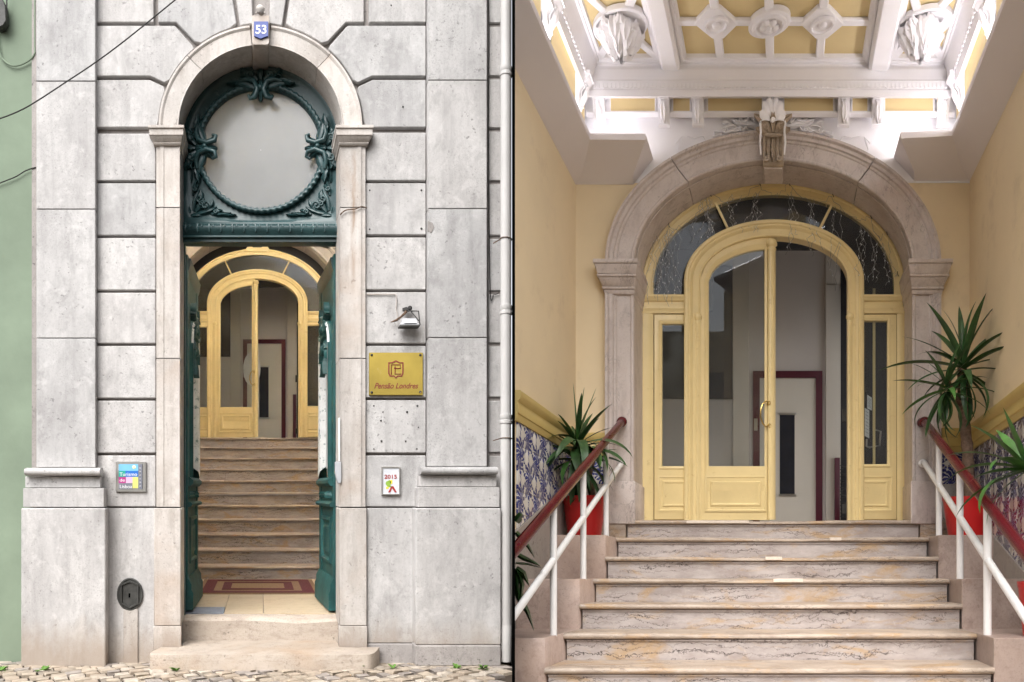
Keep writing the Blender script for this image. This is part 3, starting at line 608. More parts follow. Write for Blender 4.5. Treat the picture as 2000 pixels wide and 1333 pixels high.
def staircase(f, t_name, label, kfirst, klast, Y0, t, h0, r, ul, ur, clip=0, topY=None, group=None, patches=()):
    st = thing(t_name, f(0, Y0, h0), label, 'staircase')
    for k in range(kfirst, klast+1):
        Y, h = Y0+t*k, h0+r*k; back = Y+t+.03 if k < klast else topY
        prof = [(Y+.035, h-.034), (Y+.014, h-.034), (Y+.006, h-.031), (Y, h-.022), (Y, h-.013), (Y+.005, h-.004), (Y+.014, h), (back, h), (back, h-.034)]
        j = [random.uniform(-.002, .002) for _ in range(2)]
        b = MB(); rws = []; ns = 18; ph = random.uniform(0, 6)
        for q_ in range(ns+1):
            t_ = q_/ns; wear = .007*math.exp(-((t_-.5)/.22)**2)+.0016*math.sin(t_*9+ph)+random.uniform(-.0012, .0012); uu_ = ul+(ur-ul)*t_
            rws.append([f(uu_, y+(wear*1.1+j[0] if i_ < 7 else 0), hh-(wear if 3 <= i_ <= 6 else 0)) for i_, (y, hh) in enumerate(prof)])
        b.grid(rws, True)
        for e_ in (0, -1): b.add(rws[e_], [tuple(range(len(prof)))])
        b.build('tread', M['stair'], st, smooth=50, clip=clip)
        b = MB(); prof = [(Y+.030, h-.036), (Y+.024, h-.040), (Y+.024, h-.048), (Y+.034, h-.052), (Y+.034, h-r-.001), (Y+.12, h-r-.001), (Y+.12, h-.036)]
        b.prism([f(ul+.012, y, hh) for y, hh in prof], [f(ur-.012, y, hh) for y, hh in prof]); b.build('riser', M['riser'], st, smooth=40, clip=clip)
        for (kk, u0, u1) in patches:
            if kk == k:
                b = MB(); pr = [(Y-.0015, h-.024), (Y-.0015, h-.013), (Y+.004, h-.003), (Y+.014, h+.001), (Y+.05, h+.001), (Y+.05, h-.024)]
                b.prism([f(u0, y, hh) for y, hh in pr], [f(u1, y, hh) for y, hh in pr]); b.build('repair_piece', M['stair_patch'], st)
    return st
sL = staircase(LL, 'staircase', 'flight of worn marble steps behind the open street door', -10, 0, 12.37, .32, .901, .188, -1.43, 1.43, topY=13.6, patches=((-4, -.77, -.55), (0, .02, .1)))
# doormat
dm = thing('doormat', LL(0, 8.5, -1.14), 'red bordered tan doormat at the foot of the marble steps', 'doormat')
def matr(u0, u1, y0, y1, h, m, nm): b = MB(); b.cuboid(LL, u0, u1, y0, y1, -1.145, h); b.build(nm, M[m], dm)
matr(-.70, .66, 7.85, 9.1, -1.136, 'mat_tan', 'mat_base')
for g_, w in ((.05, .13), (.27, .10)):
    b = MB(); o = [(-.70+g_, 7.85+g_*1.1), (.66-g_, 7.85+g_*1.1), (.66-g_, 9.1-g_), (-.70+g_, 9.1-g_)]
    i_ = [(-.70+g_+w, 7.85+(g_+w)*1.1), (.66-g_-w, 7.85+(g_+w)*1.1), (.66-g_-w, 9.1-g_-w), (-.70+g_+w, 9.1-g_-w)]
    b.grid([[LL(u, y, -1.138) for u, y in o], [LL(u, y, -1.132) for u, y in o], [LL(u, y, -1.132) for u, y in i_], [LL(u, y, -1.138) for u, y in i_]], True); b.build('border', M['mat_red'], dm)

# ------------------------------------------------------------------ green fanlight over the street door
V = FT
tf = thing('green_fanlight', V.p(510, 470), 'dark green carved fanlight with round frosted pane over the doorway', 'window')
cx, cy, R0 = 509.5, 291, 118
def outer(th, w=153.5, top=127.5, bot=440):
    dx, dy = math.cos(th), -math.sin(th); best = 1e9
    for lim, comp, c_ in ((w, dx, cx-510),):
        pass
    t = 1e9
    if dx > 1e-6: t = min(t, (510+w-cx)/dx)
    if dx < -1e-6: t = min(t, (510-w-cx)/dx)
    if dy > 1e-6: t = min(t, (bot-cy)/dy)
    y = cy+dy*t
    if y < 281:    # arch part, circle centre (510,281) radius w
        ox, oy = cx-510, cy-281; B = ox*dx+oy*dy; C = ox*ox+oy*oy-w*w; t = -B+math.sqrt(B*B-C)
    return (cx+dx*t, cy+dy*t)
ths = sorted([2*PI*i/96 for i in range(96)]+[math.atan2(cy-440, 153.5-(cx-510))+2*PI, PI-math.atan2(cy-440, 153.5)])
ob = [outer(t) for t in ths]
b = MB(); ring = lambda r, d: [V.p(cx+r*math.cos(t), cy-r*math.sin(t), d) for t in ths]
mixr = lambda k, d: [V.p(o_[0]*(1-k)+(cx+(R0+8)*math.cos(t))*k, o_[1]*(1-k)+(cy-(R0+8)*math.sin(t))*k, d) for o_, t in zip(ob, ths)]
b.grid([mixr(0, .08), mixr(0, -.02), mixr(.16, -.02), mixr(.24, -.008), mixr(.42, .008), mixr(.999, .012), ring(R0+7, -.006), ring(R0, -.006), ring(R0-2, .05)], True)
b.build('frame', M['green'], tf, smooth=40)
b = MB(); b.grid([ring(R0+1, .03), ring(80, .027), ring(.5, .026)], True); b.build('pane', M['frost'], tf)
b = MB(); rws = []
for i in range(384):     # rope moulding
    t = 2*PI*i/384; row = []
    for k in range(9):
        a = 2*PI*k/9; rr = 5.2*(1+.26*math.sin(64*t+2*a)); row.append(V.p(cx+(R0+4.5+rr*math.cos(a))*math.cos(t), cy-(R0+4.5+rr*math.cos(a))*math.sin(t), -.012-rr*math.sin(a)*V.k))
    rws.append(row)
rws.append(rws[0]); b.grid(rws, True); b.build('rope_moulding', M['green'], tf, smooth=70)
k = V.k
for px, py, rot, flip in ((391, 292, PI/2, 1), (629, 292, -PI/2, 1), (509, 168, 0, 1)):
    f = frame(V, px, py, rot, flip, -.02); b = MB()       # local y points away from the pane centre
    f_0 = f; f = lambda x, y, n=0, f_0=f_0: f_0(x*1.22, y*1.22, n*1.15)
    for s_ in (-1, 1):      # leaf sheaths that swallow the rope, and fronds spread over the frame
        o_leaf(b, f, s_*40, 1, (PI if s_ > 0 else 0)+s_*.15, 40, 8, 7, s_*.35, 4); o_leaf(b, f, s_*12, 10, PI/2-s_*1.15, 30, 7, 6, s_*.7, 3); o_leaf(b, f, s_*30, 8, (0 if s_ > 0 else PI)-s_*.35, 26, 6, 6, s_*.3, 3)
    o_leaf(b, f, 0, 8, PI/2, 20, 7, 6, 0, 3)
    for s_ in (-1, 1):
        o_tube(b, f, [(s_*34, 4, 3), (s_*22, 6, 5), (s_*10, 2, 7), (s_*5, -12, 8), (s_*9, -24, 8), (s_*17, -26, 7), (s_*19, -20, 6)], [3.2*k, 4.4*k, 5*k, 5*k, 4.4*k, 3.4*k, 3*k])
        o_leaf(b, f, s_*6, 6, PI/2-s_*.7, 30, 8, 7, -s_*1.4, 3); o_leaf(b, f, s_*3, -2, -PI/2+s_*.25, 26, 7, 9, s_*.9, 2)
        o_leaf(b, f, s_*16, 4, (0 if s_ > 0 else PI), 26, 6, 6, s_*.5, 3)
        o_spiral(b, f, k, s_*15, 14, 7, 1.2, 2.2, -PI/2, s_, h=4)
    o_leaf(b, f, 0, 6, -PI/2, 34, 8, 10, 0, 2); b.ball(f(0, -8, 8), 5*k, 8); b.build('cartouche', M['green'], tf, smooth=60)
for s_ in (1, -1):
    x0 = 372 if s_ > 0 else 648
    f = frame(V, x0, 424, 0, s_, -.002); b = MB()
    for (x, y, an, L, W, cu) in ((10, 6, .1, 44, 6, .5), (40, 6, -.1, 40, 4.5, .35), (66, 3, .05, 24, 3, 0), (6, 12, 1.5, 44, 6, -.5), (4, 42, 1.4, 40, 4.5, -.3), (2, 68, 1.5, 26, 3, 0), (10, 10, .8, 34, 8, .9), (14, 16, .5, 28, 7, -1.1), (18, 30, 1.0, 24, 6, 1.2), (30, 16, .4, 24, 6, 1.2), (8, 26, .7, 26, 6, 1.0), (26, 8, 1.0, 18, 5, -1.2), (0, 2, .2, 22, 6, -.4), (0, 6, 2.0, 16, 5, -.6), (50, 8, .8, 14, 4, -1), (8, 54, .6, 14, 4, 1)):
        o_leaf(b, f, x, y, an, L, W, 5, cu, 3, 8)
    for (x, y, r, sg) in ((30, 20, 9, 1), (18, 34, 8, -1), (22, 24, 6, 1), (50, 8, 5, 1), (8, 54, 5, -1)): o_spiral(b, f, k, x, y, r, 1.3, 2.4, 0, sg, h=3)
    b.build('corner_foliage', M['green'], tf, smooth=60)
tb = MB(); V2 = View(6.56, AL)
tb.hmould(V2, 354, 666, [(434, .1), (434, .0), (439, -.012), (440, .0), (441, -.035), (446, -.06), (451, -.062), (456, -.05), (463, -.03), (464, -.05), (467, -.05), (468, -.02), (474, -.02), (475, .1)])
tb.build('transom_bar', M['green'], tf)
b = MB()
for i in range(14):
    f = frame(V2, 365+i*22.3, 449, 0, 1, -.05); o_leaf(b, f, 0, 7, -PI/2, 16, 5, 4, 0, 2, 6); o_leaf(b, f, 8, 6, -PI/2, 10, 4, 4, 0, 1, 5)
tag(b.build('leaf_band', M['green'], tf, smooth=60))
b = MB()
for x0, x1 in ((356, 361.5), (657, 663)): b.box(V, x0, 474, x1, 1203, .0, .1)
b.build('post', M['green'], tf, bevel=.003)

# ------------------------------------------------------------------ open street door leaves
def street_leaf(label, pa, pb, ya, yb, sgn):
    A, B = P(pa, 957, ya), P(pb, 957, yb); hb, ht = -1.125, 2.19
    D = B-A; D.z = 0; N = Vector((sgn*D.y, -sgn*D.x, 0)).normalized(); base = Vector((A.x, A.y, 0))
    def f(s, h, n): p = base+D*s+N*n; return Vector((p.x, p.y, EZ+AL.z*p.y+h))
    L = D.length; kk = ya/F
    H = lambda py: (957-py)/F*ya
    lf = thing('street_door', f(0, hb, 0), label, 'door', 'open street door leaves')
    def slab(s0, s1, h0, h1, n0, n1, nm, m='green_leaf', bev=.004):
        b = MB(); q = [(s0, h0), (s1, h0), (s1, h1), (s0, h1)]; b.prism([f(s, h, n1) for s, h in q], [f(s, h, n0) for s, h in q]); return b.build(nm, M[m], lf, bevel=bev)
    slab(0, .14, hb, ht, -.03, .03, 'stile'); slab(.86, 1, hb, ht, -.03, .03, 'stile')
    slab(.14, .86, ht-.52, ht, -.03, .02, 'top_rail'); slab(.14, .86, hb, H(985), -.03, .015, 'lower_rail')
    slab(.14, .86, H(985)+.001, H(938), -.03, .022, 'lock_rail')
    # arched window with its moulded frame
    h0, h1 = H(938), ht-.52; hs = h1-.27
    def wpath(ins):
        pts = [(.14+ins, h0+ins*L), (.14+ins, hs)]
        for i in range(1, 12): t = PI-PI*i/12; pts.append((.5+(.36-ins)*math.cos(t), hs+(.27-ins*.6)*math.sin(t)))
        return pts+[(.86-ins, hs), (.86-ins, h0+ins*L)]
    b = MB(); b.grid([[f(s, h, n) for s, h in wpath(i)] for i, n in ((0, .0), (0, .03), (.04, .06), (.10, .05), (.13, .02), (.15, -.02))]); b.build('window_moulding', M['green_leaf'], lf, smooth=40)
    b = MB(); b.grid([[f(s, h, n) for s, h in wpath(i)[1:14]] for i, n in ((.015, .04), (.04, .064), (.09, .056))]); b.grid([[f(s, h, n) for s, h in wpath(i)[13:15]] for i, n in ((.03, .062), (.10, .054), (.15, .0))]); b.grid([[f(s, h, n) for s, h in wpath(i)[0:2]] for i, n in ((.03, .062), (.10, .054), (.15, .0))]); b.build('peeling_rim', M['peel'], lf, smooth=40)
    b = MB(); w = wpath(0); b.prism([f(s, h, .012) for s, h in [(.14, h1)]+[(.14, hs)]+w[2:13]+[(.86, hs), (.86, h1)]], [f(s, h, -.02) for s, h in [(.14, h1)]+[(.14, hs)]+w[2:13]+[(.86, hs), (.86, h1)]]); b.build('spandrel', M['green_leaf'], lf)
    b = MB(); w = wpath(.13); b.prism([f(s, h, -.002) for s, h in w], [f(s, h, -.012) for s, h in w]); b.build('pane', M['white_pane'], lf)
    # cornice, carved head, mouldings
    b = MB(); prof = [(ht-.16, .02), (ht-.14, .035), (ht-.10, .045), (ht-.06, .05), (ht-.03, .055), (ht-.03, .02)]; b.prism([f(.02, h, n) for h, n in prof], [f(1.0, h, n) for h, n in prof]); b.build('cornice', M['green'], lf)
    fo = lambda x, y, n=0: f(.52+x*kk/L*1.0, (ht-.62)+y*kk, .03+n*kk)
    b = MB()
    for s_ in (-1, 1):
        for (x, y, an, Ln, W, cu) in ((s_*4, 10, PI/2-s_*.5, 52, 13, -s_*1.6), (s_*8, -4, -s_*.4+(0 if s_ > 0 else PI), 50, 12, s_*1.0), (s_*4, -20, -PI/2+s_*.5, 48, 11, s_*1.2), (s_*26, 20, PI/2-s_*.9, 36, 10, s_*1.4), (s_*22, -28, -PI/2+s_*.9, 40, 9, -s_*1.0), (s_*4, -52, -PI/2+s_*.2, 46, 9, s_*.6)):
            o_leaf(b, fo, x, y, an, Ln, W, 9, cu, 3, 9, 8)
        o_spiral(b, fo, kk, s_*26, 6, 15, 1.4, 3.2, 0, s_, h=6); o_spiral(b, fo, kk, s_*18, -36, 11, 1.4, 2.6, 0, -s_, h=5)
    b.ball(fo(0, 4, 6), .03, 10); b.build('carved_head', M['green_leaf'], lf, smooth=60)
    b = MB(); prof = [(H(948), .02), (H(950), .045), (H(944), .07), (H(938), .07), (H(932), .04), (H(932), .02)]; b.prism([f(.06, h, n) for h, n in prof], [f(.94, h, n) for h, n in prof]); b.build('sill_moulding', M['green_leaf'], lf)
    fo2 = lambda x, y, n=0: f(.5+x*kk/L, H(965)+y*kk, .02+n*kk)
    b = MB()
    for s_ in (-1, 1):
        for i in range(4): o_leaf(b, fo2, s_*(6+i*20), 4, -PI/2+s_*.5, 20, 9, 8, s_*1.2, 2, 7)
    b.build('carved_drop', M['green_leaf'], lf, smooth=60)
    b = MB(); prof = [(H(992), .015), (H(990), .06), (H(985), .07), (H(981), .05), (H(981), .015)]; b.prism([f(.0, h, n) for h, n in prof], [f(1, h, n) for h, n in prof]); b.build('ledge', M['green_leaf'], lf)
    b = MB(); q = lambda i, n: [f(.2+i, H(1012)-i*L, n) for _ in (0,)]+[f(.8-i, H(1012)-i*L, n), f(.8-i, hb+.42+i*L, n), f(.2+i, hb+.42+i*L, n)]
    b.grid([q(0, .015), q(0, .035), q(.03, .04), q(.05, .012), q(.08, .012), q(.10, .03), q(.12, .03), q(.15, .018)], True); b.add(q(.15, .018), [(0, 1, 2, 3)]); b.build('panel', M['green_leaf'], lf)
    b = MB(); prof = [(hb+.004, .02), (hb+.004, .075), (hb+.16, .075), (hb+.19, .06), (hb+.24, .06), (hb+.30, .03), (hb+.30, .015)]; b.prism([f(-.0, h, n) for h, n in prof], [f(1.0, h, n) for h, n in prof]); b.build('kick_plinth', M['green_leaf'], lf)
    return f, lf
street_leaf('left dark green carved door leaf swung inward against the hall', 360, 381, 6.66, 7.55, 1)
fR, lfR = street_leaf('right dark green carved door leaf swung inward, beside the grey latch box', 658, 629, 6.66, 7.55, -1)
lk = thing('latch_box', FJ.p(661, 945, -.02), 'narrow grey metal latch box with white rod on the right jamb', 'latch')
b = MB(); b.poly(View(6.25, AL), [(655, 902), (667, 902), (667, 940), (665, 945), (659, 944), (655, 925)], 0, .06); b.build('case', M['greybox'], lk, bevel=.004)
b = MB(); b.box(View(6.25, AL), 661, 816, 664.5, 901, 0, .03); b.build('rod', M['white'], lk, bevel=.002)

# ------------------------------------------------------------------ glazed yellow door screen (built for each hall)
def screen(V, label, tall, gl='glass'):
    sc = thing('glazed_screen', V.p(1511, 1017), label, 'door screen')
    Yl = M['yellow']
    def lo(nm, fn, parent=sc, smooth=30, mat=Yl): b = MB(); fn(b); return b.build(nm, mat, parent, smooth=smooth)
    lo('outer_frame', lambda b: b.arch(V, 1511, 558, 235, 178, 583, [(22, .08), (22, .0), (19, -.012), (16, -.012), (14, 0), (5, 0), (3, -.008), (0, -.008), (0, .06)], legs=True))
    for x0, x1 in ((1254, 1276), (1752, 1769)): lo('outer_post', lambda b: b.grid([[V.p(x, 584, d), V.p(x, 1017, d)] for x, d in ((x0, .08), (x0, 0), (x0+3, -.006), (x1-5, -.006), (x1-3, 0), (x1, 0), (x1, .06))]))
    for x in (1511,): lo('frame_crest', lambda b: b.poly(V, [(1470, 365), (1478, 352), (1492, 351), (1498, 356), (1526, 356), (1532, 351), (1548, 352), (1556, 365), (1548, 369), (1478, 369)], -.018, .0))
    for x0, x1 in ((1255, 1343), (1682, 1768)):
        lo('transom_bar', lambda b: b.hmould(V, x0, x1, [(578, .06), (578, -.03), (582, -.035), (585, -.025), (589, -.02), (590, -.005), (598, -.005), (599, -.015), (604, -.018), (608, -.010), (613, -.010), (613, .06)]))
    lo('door_casing', lambda b: b.arch(V, 1512, 550, 143, 86, 1017, [(32, .06), (32, -.03), (29, -.04), (25, -.04), (23, -.03), (21, -.03), (20, -.036), (17, -.03), (15, -.018), (4, -.014), (2, -.022), (0, -.02), (0, .08)]))
    for x0, y0, x1, y1 in ((1397, 396, 1421, 446), (1626, 398, 1602, 446)):
        lo('glazing_bar', lambda b: b.prism([V.p(x0-2.5, y0, -.012), V.p(x0+2.5, y0, -.012), V.p(x1+2.5, y1, -.012), V.p(x1-2.5, y1, -.012)], [V.p(x0-2.5, y0, .015), V.p(x0+2.5, y0, .015), V.p(x1+2.5, y1, .015), V.p(x1-2.5, y1, .015)]))
    def ell(cx_, cy_, a, b_, x): return cy_-b_*math.sqrt(max(0, 1-((x-cx_)/a)**2))
    for xs in ((1277, 1408), (1410, 1613), (1615, 1746)):
        pts_t, pts_b = [], []
        for i in range(25):
            x = xs[0]+(xs[1]-xs[0])*i/24; pts_t.append((x, ell(1511, 560, 237, 182, x)))
            yb = ell(1512, 550, 174, 117, x) if 1338 < x < 1686 else 580; pts_b.append((x, min(580, max(yb, ell(1511, 560, 237, 182, x)+1))))
        def pane(b): b.prism([V.p(x, y, .012) for x, y in pts_t+pts_b[::-1]], [V.p(x, y, .016) for x, y in pts_t+pts_b[::-1]])
        lo('fanlight_pane', pane, mat=M['glass_dark'])
    # side doors
    for x0, x1, gx0, gx1, gy0, gy1 in ((1277, 1357, 1293, 1345, 633, 911), (1668, 1752, 1679, 1733, 627, 907)):
        sd_ = lo('side_door', lambda b: b.grid([[V.p(*q, d) for q in rc] for rc, d in (([(x0, 614), (x1, 614), (x1, 1016), (x0, 1016)], .05), ([(x0, 614), (x1, 614), (x1, 1016), (x0, 1016)], 0), ([(x0+2, 616), (x1-2, 616), (x1-2, 1014), (x0+2, 1014)], -.004), ([(gx0-6, gy0-6), (gx1+6, gy0-6), (gx1+6, gy1+6), (gx0-6, gy1+6)], -.004), ([(gx0-5, gy0-5), (gx1+5, gy0-5), (gx1+5, gy1+5), (gx0-5, gy1+5)], -.012), ([(gx0-2, gy0-2), (gx1+2, gy0-2), (gx1+2, gy1+2), (gx0-2, gy1+2)], -.008), ([(gx0, gy0), (gx1, gy0), (gx1, gy1), (gx0, gy1)], .0), ([(gx0, gy0), (gx1, gy0), (gx1, gy1), (gx0, gy1)], .04))], True))
        lo('pane', lambda b: b.box(V, gx0-1, gy0-1, gx1+1, gy1+1, .015, .02), sd_, mat=M[gl])
        px0, px1 = x0+8, x1-8
        lo('panel', lambda b: b.rect(V, px0, 930, px1, 1000, [(0, -.003), (0, -.009), (3, -.012), (5, -.005), (9, -.005), (11, -.014), (13, -.014), (15, -.008)], True), sd_)
        lo('groove', lambda b: b.rect(V, x0+.2, 614.2, x1-.2, 1015.8, [(0, -.0035), (1.2, -.0035)]), sd_, mat=M['yellow_groove'])
    for x in (1363.5, 1660):
        lo('column', lambda b: (b.grid([[V.p(x+5.5*math.cos(t), y, -.004-.022*math.sin(t)) for t in [PI*i/8 for i in range(9)]] for y in (634, 1017)]), b.grid([[V.p(x+r*math.cos(t), y, -.004-r*.004*math.sin(t)) for t in [PI*i/8 for i in range(9)]] for y, r in ((611, .5), (613, 5), (618, 8), (623, 8), (627, 5), (630, 6.5), (634, 5.5))])), smooth=50)
    # the closed leaf
    lx0, lx1, n = 1369, 1504, 16
    def path(x0, x1, bot, a, b_, cy_):
        q = [(x0+(x1-x0)*i/n, ell(1512, cy_, a, b_, x0+(x1-x0)*i/n)) for i in range(n+1)]
        q += [(x1, q[-1][1]+(bot-q[-1][1])*i/6) for i in range(1, 7)]
        q += [(x1+(x0-x1)*i/6, bot) for i in range(1, 7)]
        return q+[(x0, bot+(q[0][1]-bot)*i/6) for i in range(1, 6)]
    oo, gg = path(lx0, lx1, 1016, 143.5, 86, 550), path(1384, 1493, 911, 129, 70, 556)
    mixp = lambda t: [(a_[0]*(1-t)+c_[0]*t, a_[1]*(1-t)+c_[1]*t) for a_, c_ in zip(oo, gg)]
    dl = lo('door', lambda b: b.grid([[V.p(x, y, d) for x, y in pt] for pt, d in ((oo, .05), (oo, -.0), (mixp(.5), -.0), (mixp(.55), -.01), (mixp(.85), -.006), (gg, .0), (gg, .04))], True))
    lo('pane', lambda b: b.prism([V.p(x, y, .015) for x, y in path(1383, 1494, 912, 130, 71, 556)], [V.p(x, y, .02) for x, y in path(1383, 1494, 912, 130, 71, 556)]), dl, mat=M[gl])
    lo('panel', lambda b: b.rect(V, 1377, 930, 1497, 1000, [(0, -.003), (0, -.010), (3, -.013), (5, -.006), (10, -.006), (12, -.016), (14, -.016), (17, -.008)], True), dl)
    lo('astragal', lambda b: (b.grid([[V.p(1507+8*math.cos(t), y, -.006-.03*math.sin(t)) for t in [PI*i/8 for i in range(9)]] for y in (488, 1016)]), b.grid([[V.p(1507+r*math.cos(t), y, -.006-r*.004*math.sin(t)) for t in [PI*i/8 for i in range(9)]] for y, r in ((468, .5), (470, 8), (476, 11), (481, 11), (484, 7.5), (488, 9.5), (492, 8))])), dl, 50)
    f = frame(V, 1496, 810, 0, 1, -.012)
    b = MB(); o_tube(b, f, [(5, 22, 3), (0, 24, 7), (-6, 18, 9), (-10, 6, 10), (-10, -8, 10), (-6, -20, 9), (0, -26, 7), (6, -22, 3)], 1.5*V.k); o_spiral(b, f, V.k, 5, 20, 4.5, 1.2, 1.3, PI/2, -1, h=4); o_spiral(b, f, V.k, 6, -23, 4.5, 1.2, 1.3, -PI/2, 1, h=4)
    b.build('handle', M['gold'], dl)
    for ya, yb in ((800, 824), (985, 1003)): b = MB(); b.box(V, 1645, ya, 1652, yb, -.012, .01); b.build('hinge', M['iron'], sc)
    return sc
VD = View(6.277, AR); VDL = DoorView(12.75, AL, 503, 195/348, 855)
screen(VD, 'yellow glazed arched door screen, large in the tiled hall', True)
screen(VDL, 'yellow glazed arched door screen at the top of the steps inside the street door', False)

# ------------------------------------------------------------------ stone arch round the screen (for each hall)
def stone_arch(V, label, deep, rich, clip=0):
    ar = thing('stone_arch', V.p(1510, 1020), label, 'arch')
    m = M['lioz'] if rich else M['lioz_pale']
    pf = [(55, .05), (55, -.03), (50, -.03), (47, -.012), (41, -.012), (39, .002), (35, .002), (33, .010), (7, .010), (5, .0), (2, .0), (0, .008), (0, deep)]
    for t0, t1 in ((0, .29), (.292, .5), (.5, .708), (.71, 1)):
        b = MB(); b.arch(V, 1510, 516, 272, 203, 516, pf, t0, t1, 18, legs=False); b.build('voussoir', m, ar, smooth=30)
    # coffered soffit strip
    b = MB(); b.arch(V, 1510, 516, 272, 203, 516, [(-1.2, .06), (-2.4, .06), (-2.4, .07), (-1.2, .07)], n=36, legs=False); b.build('soffit_bead', m, ar)
    for sx in (-1, 1):
        b = MB(); rws = [[V.p(1510+sx*(272+u), 575, d), V.p(1510+sx*(272+u), 941, d)] for u, d in pf]; b.grid(rws); b.build('jamb', m, ar, smooth=30)
        b = MB(); x0, x1 = sorted((1510+sx*268, 1510+sx*322)); b.box(V, x0, 941, x1, 1024, -.03, deep); b.build('pedestal', m, ar, bevel=.006)
        b = MB()
        for y0, y1, (oa, pa), (ob_, pb) in ((514, 522, (20, .085), (20, .085)), (522.2, 541, (18, .075), (13, .06)), (541.2, 546, (14, .064), (14, .064)), (546.2, 562, (12, .055), (5, .024)), (562.2, 567, (6, .028), (6, .028)), (567.2, 576, (4, .018), (2, .012))):
            q = []
            for y, ov, pr in ((y0, oa, pa), (y1, ob_, pb)):
                x0, x1 = sorted((1510+sx*(272-ov*.55), 1510+sx*(327+ov))); q.append([V.p(x0, y, -pr), V.p(x1, y, -pr), V.p(x1, y, deep), V.p(x0, y, deep)])
            b.prism(*q)
        b.build('impost', m, ar, bevel=.004)
    if rich:
        f0 = frame(V, 1510, 282, 0, 1, 0); k = V.k
        kp = [(52, 0), (52, 24), (40, 29), (28, 30), (16, 26), (6, 18), (-4, 13), (-16, 11), (-28, 12), (-38, 17), (-45, 19), (-49, 14), (-50, 0)]
        b = MB()
        wd = lambda y: 20+2.2*math.sin((y+50)/100*PI)*-1+(y > 20)*1.5
        A_ = [f0(-wd(y), y, n) for y, n in kp]; B_ = [f0(wd(y), y, n) for y, n in kp]; b.prism(A_, B_); b.build('keystone', M['keystone'], ar, bevel=.004)
        b = MB(); b.poly(V, [(1491, 328), (1529, 328), (1528, 334), (1492, 334)], -.03, .20); b.build('keystone_foot', m, ar, bevel=.004)
        def base_n(y):
            for (y0, n0), (y1, n1) in zip(kp[1:-1], kp[2:-1]):
                if y1 <= y <= y0: return n0+(n1-n0)*(y0-y)/(y0-y1)
            return 14
        f = lambda x, y, n=0: f0(x, y, n+base_n(max(-48, min(51, y))))
        b = MB()
        for s_ in (-1, 1):
            o_leaf(b, f, s_*5, 8, PI/2-s_*.42, 44, 9, 8, -s_*.9, 4, 10, 7); o_leaf(b, f, s_*9, 6, PI/2-s_*.95, 26, 7, 7, -s_*.7, 3, 8, 5)
            o_spiral(b, f, k, s_*15, 17, 8, 1.5, 3.0, -PI/2, s_, h=3); o_spiral(b, f, k, s_*13, -40, 6, 1.4, 2.4, PI/2, s_, h=3)
            o_leaf(b, f, s_*8, 4, -PI/2+s_*.10, 44, 6, 6, -s_*.25, 4, 10, 4); o_leaf(b, f, s_*13, -4, -PI/2+s_*.25, 26, 4.5, 5, -s_*.4, 3, 8, 3)
            o_tube(b, f, [(s_*19, 44, 1), (s_*19, 28, 2), (s_*18, 4, 2), (s_*18, -24, 2), (s_*17, -44, 1)], [1.8*k]*5, 6)
        o_leaf(b, f, 0, 10, PI/2, 42, 8, 9, 0, 4, 10, 8); o_leaf(b, f, 0, 4, -PI/2, 50, 7, 8, 0, 4, 10, 6)
        o_tube(b, f, [(-16, 6, 3), (0, 4, 6), (16, 6, 3)], [3*k, 4*k, 3*k])
        b.build('acanthus_console', M['keystone'], ar, smooth=60)
    return ar
VA = View(5.90, AR)
stone_arch(VA, 'pinkish stone arch with carved keystone framing the yellow doors', .375, True)
class ArchViewL(DoorView): pass
VAL = DoorView(12.60, AL, 503, .573, 856)
stone_arch(VAL, 'pale stone arch round the doors at the top of the steps', .4, False)
bb = MB(); W_ = VAL; bb.poly(W_, [(1510-420, 1040), (1510-420, 0), (1510+420, 0), (1510+420, 1040), (1510+300, 1040), (1510+300, 516)]+[(1510+300*math.cos(PI*i/24), 516-230*math.sin(PI*i/24)) for i in range(1, 24)]+[(1210, 516), (1210, 1040)], .02, .25); bb.build('end_wall', M['plaster'], lh)
wire('arch_wire', [VAL.p(1640, 334, -.03), VAL.p(1668, 352, -.03), VAL.p(1690, 356, -.03), VAL.p(1760, 372, -.03)], .012, M['cable'], 'dark wire tacked across the top right of the inner arch', 'wire')

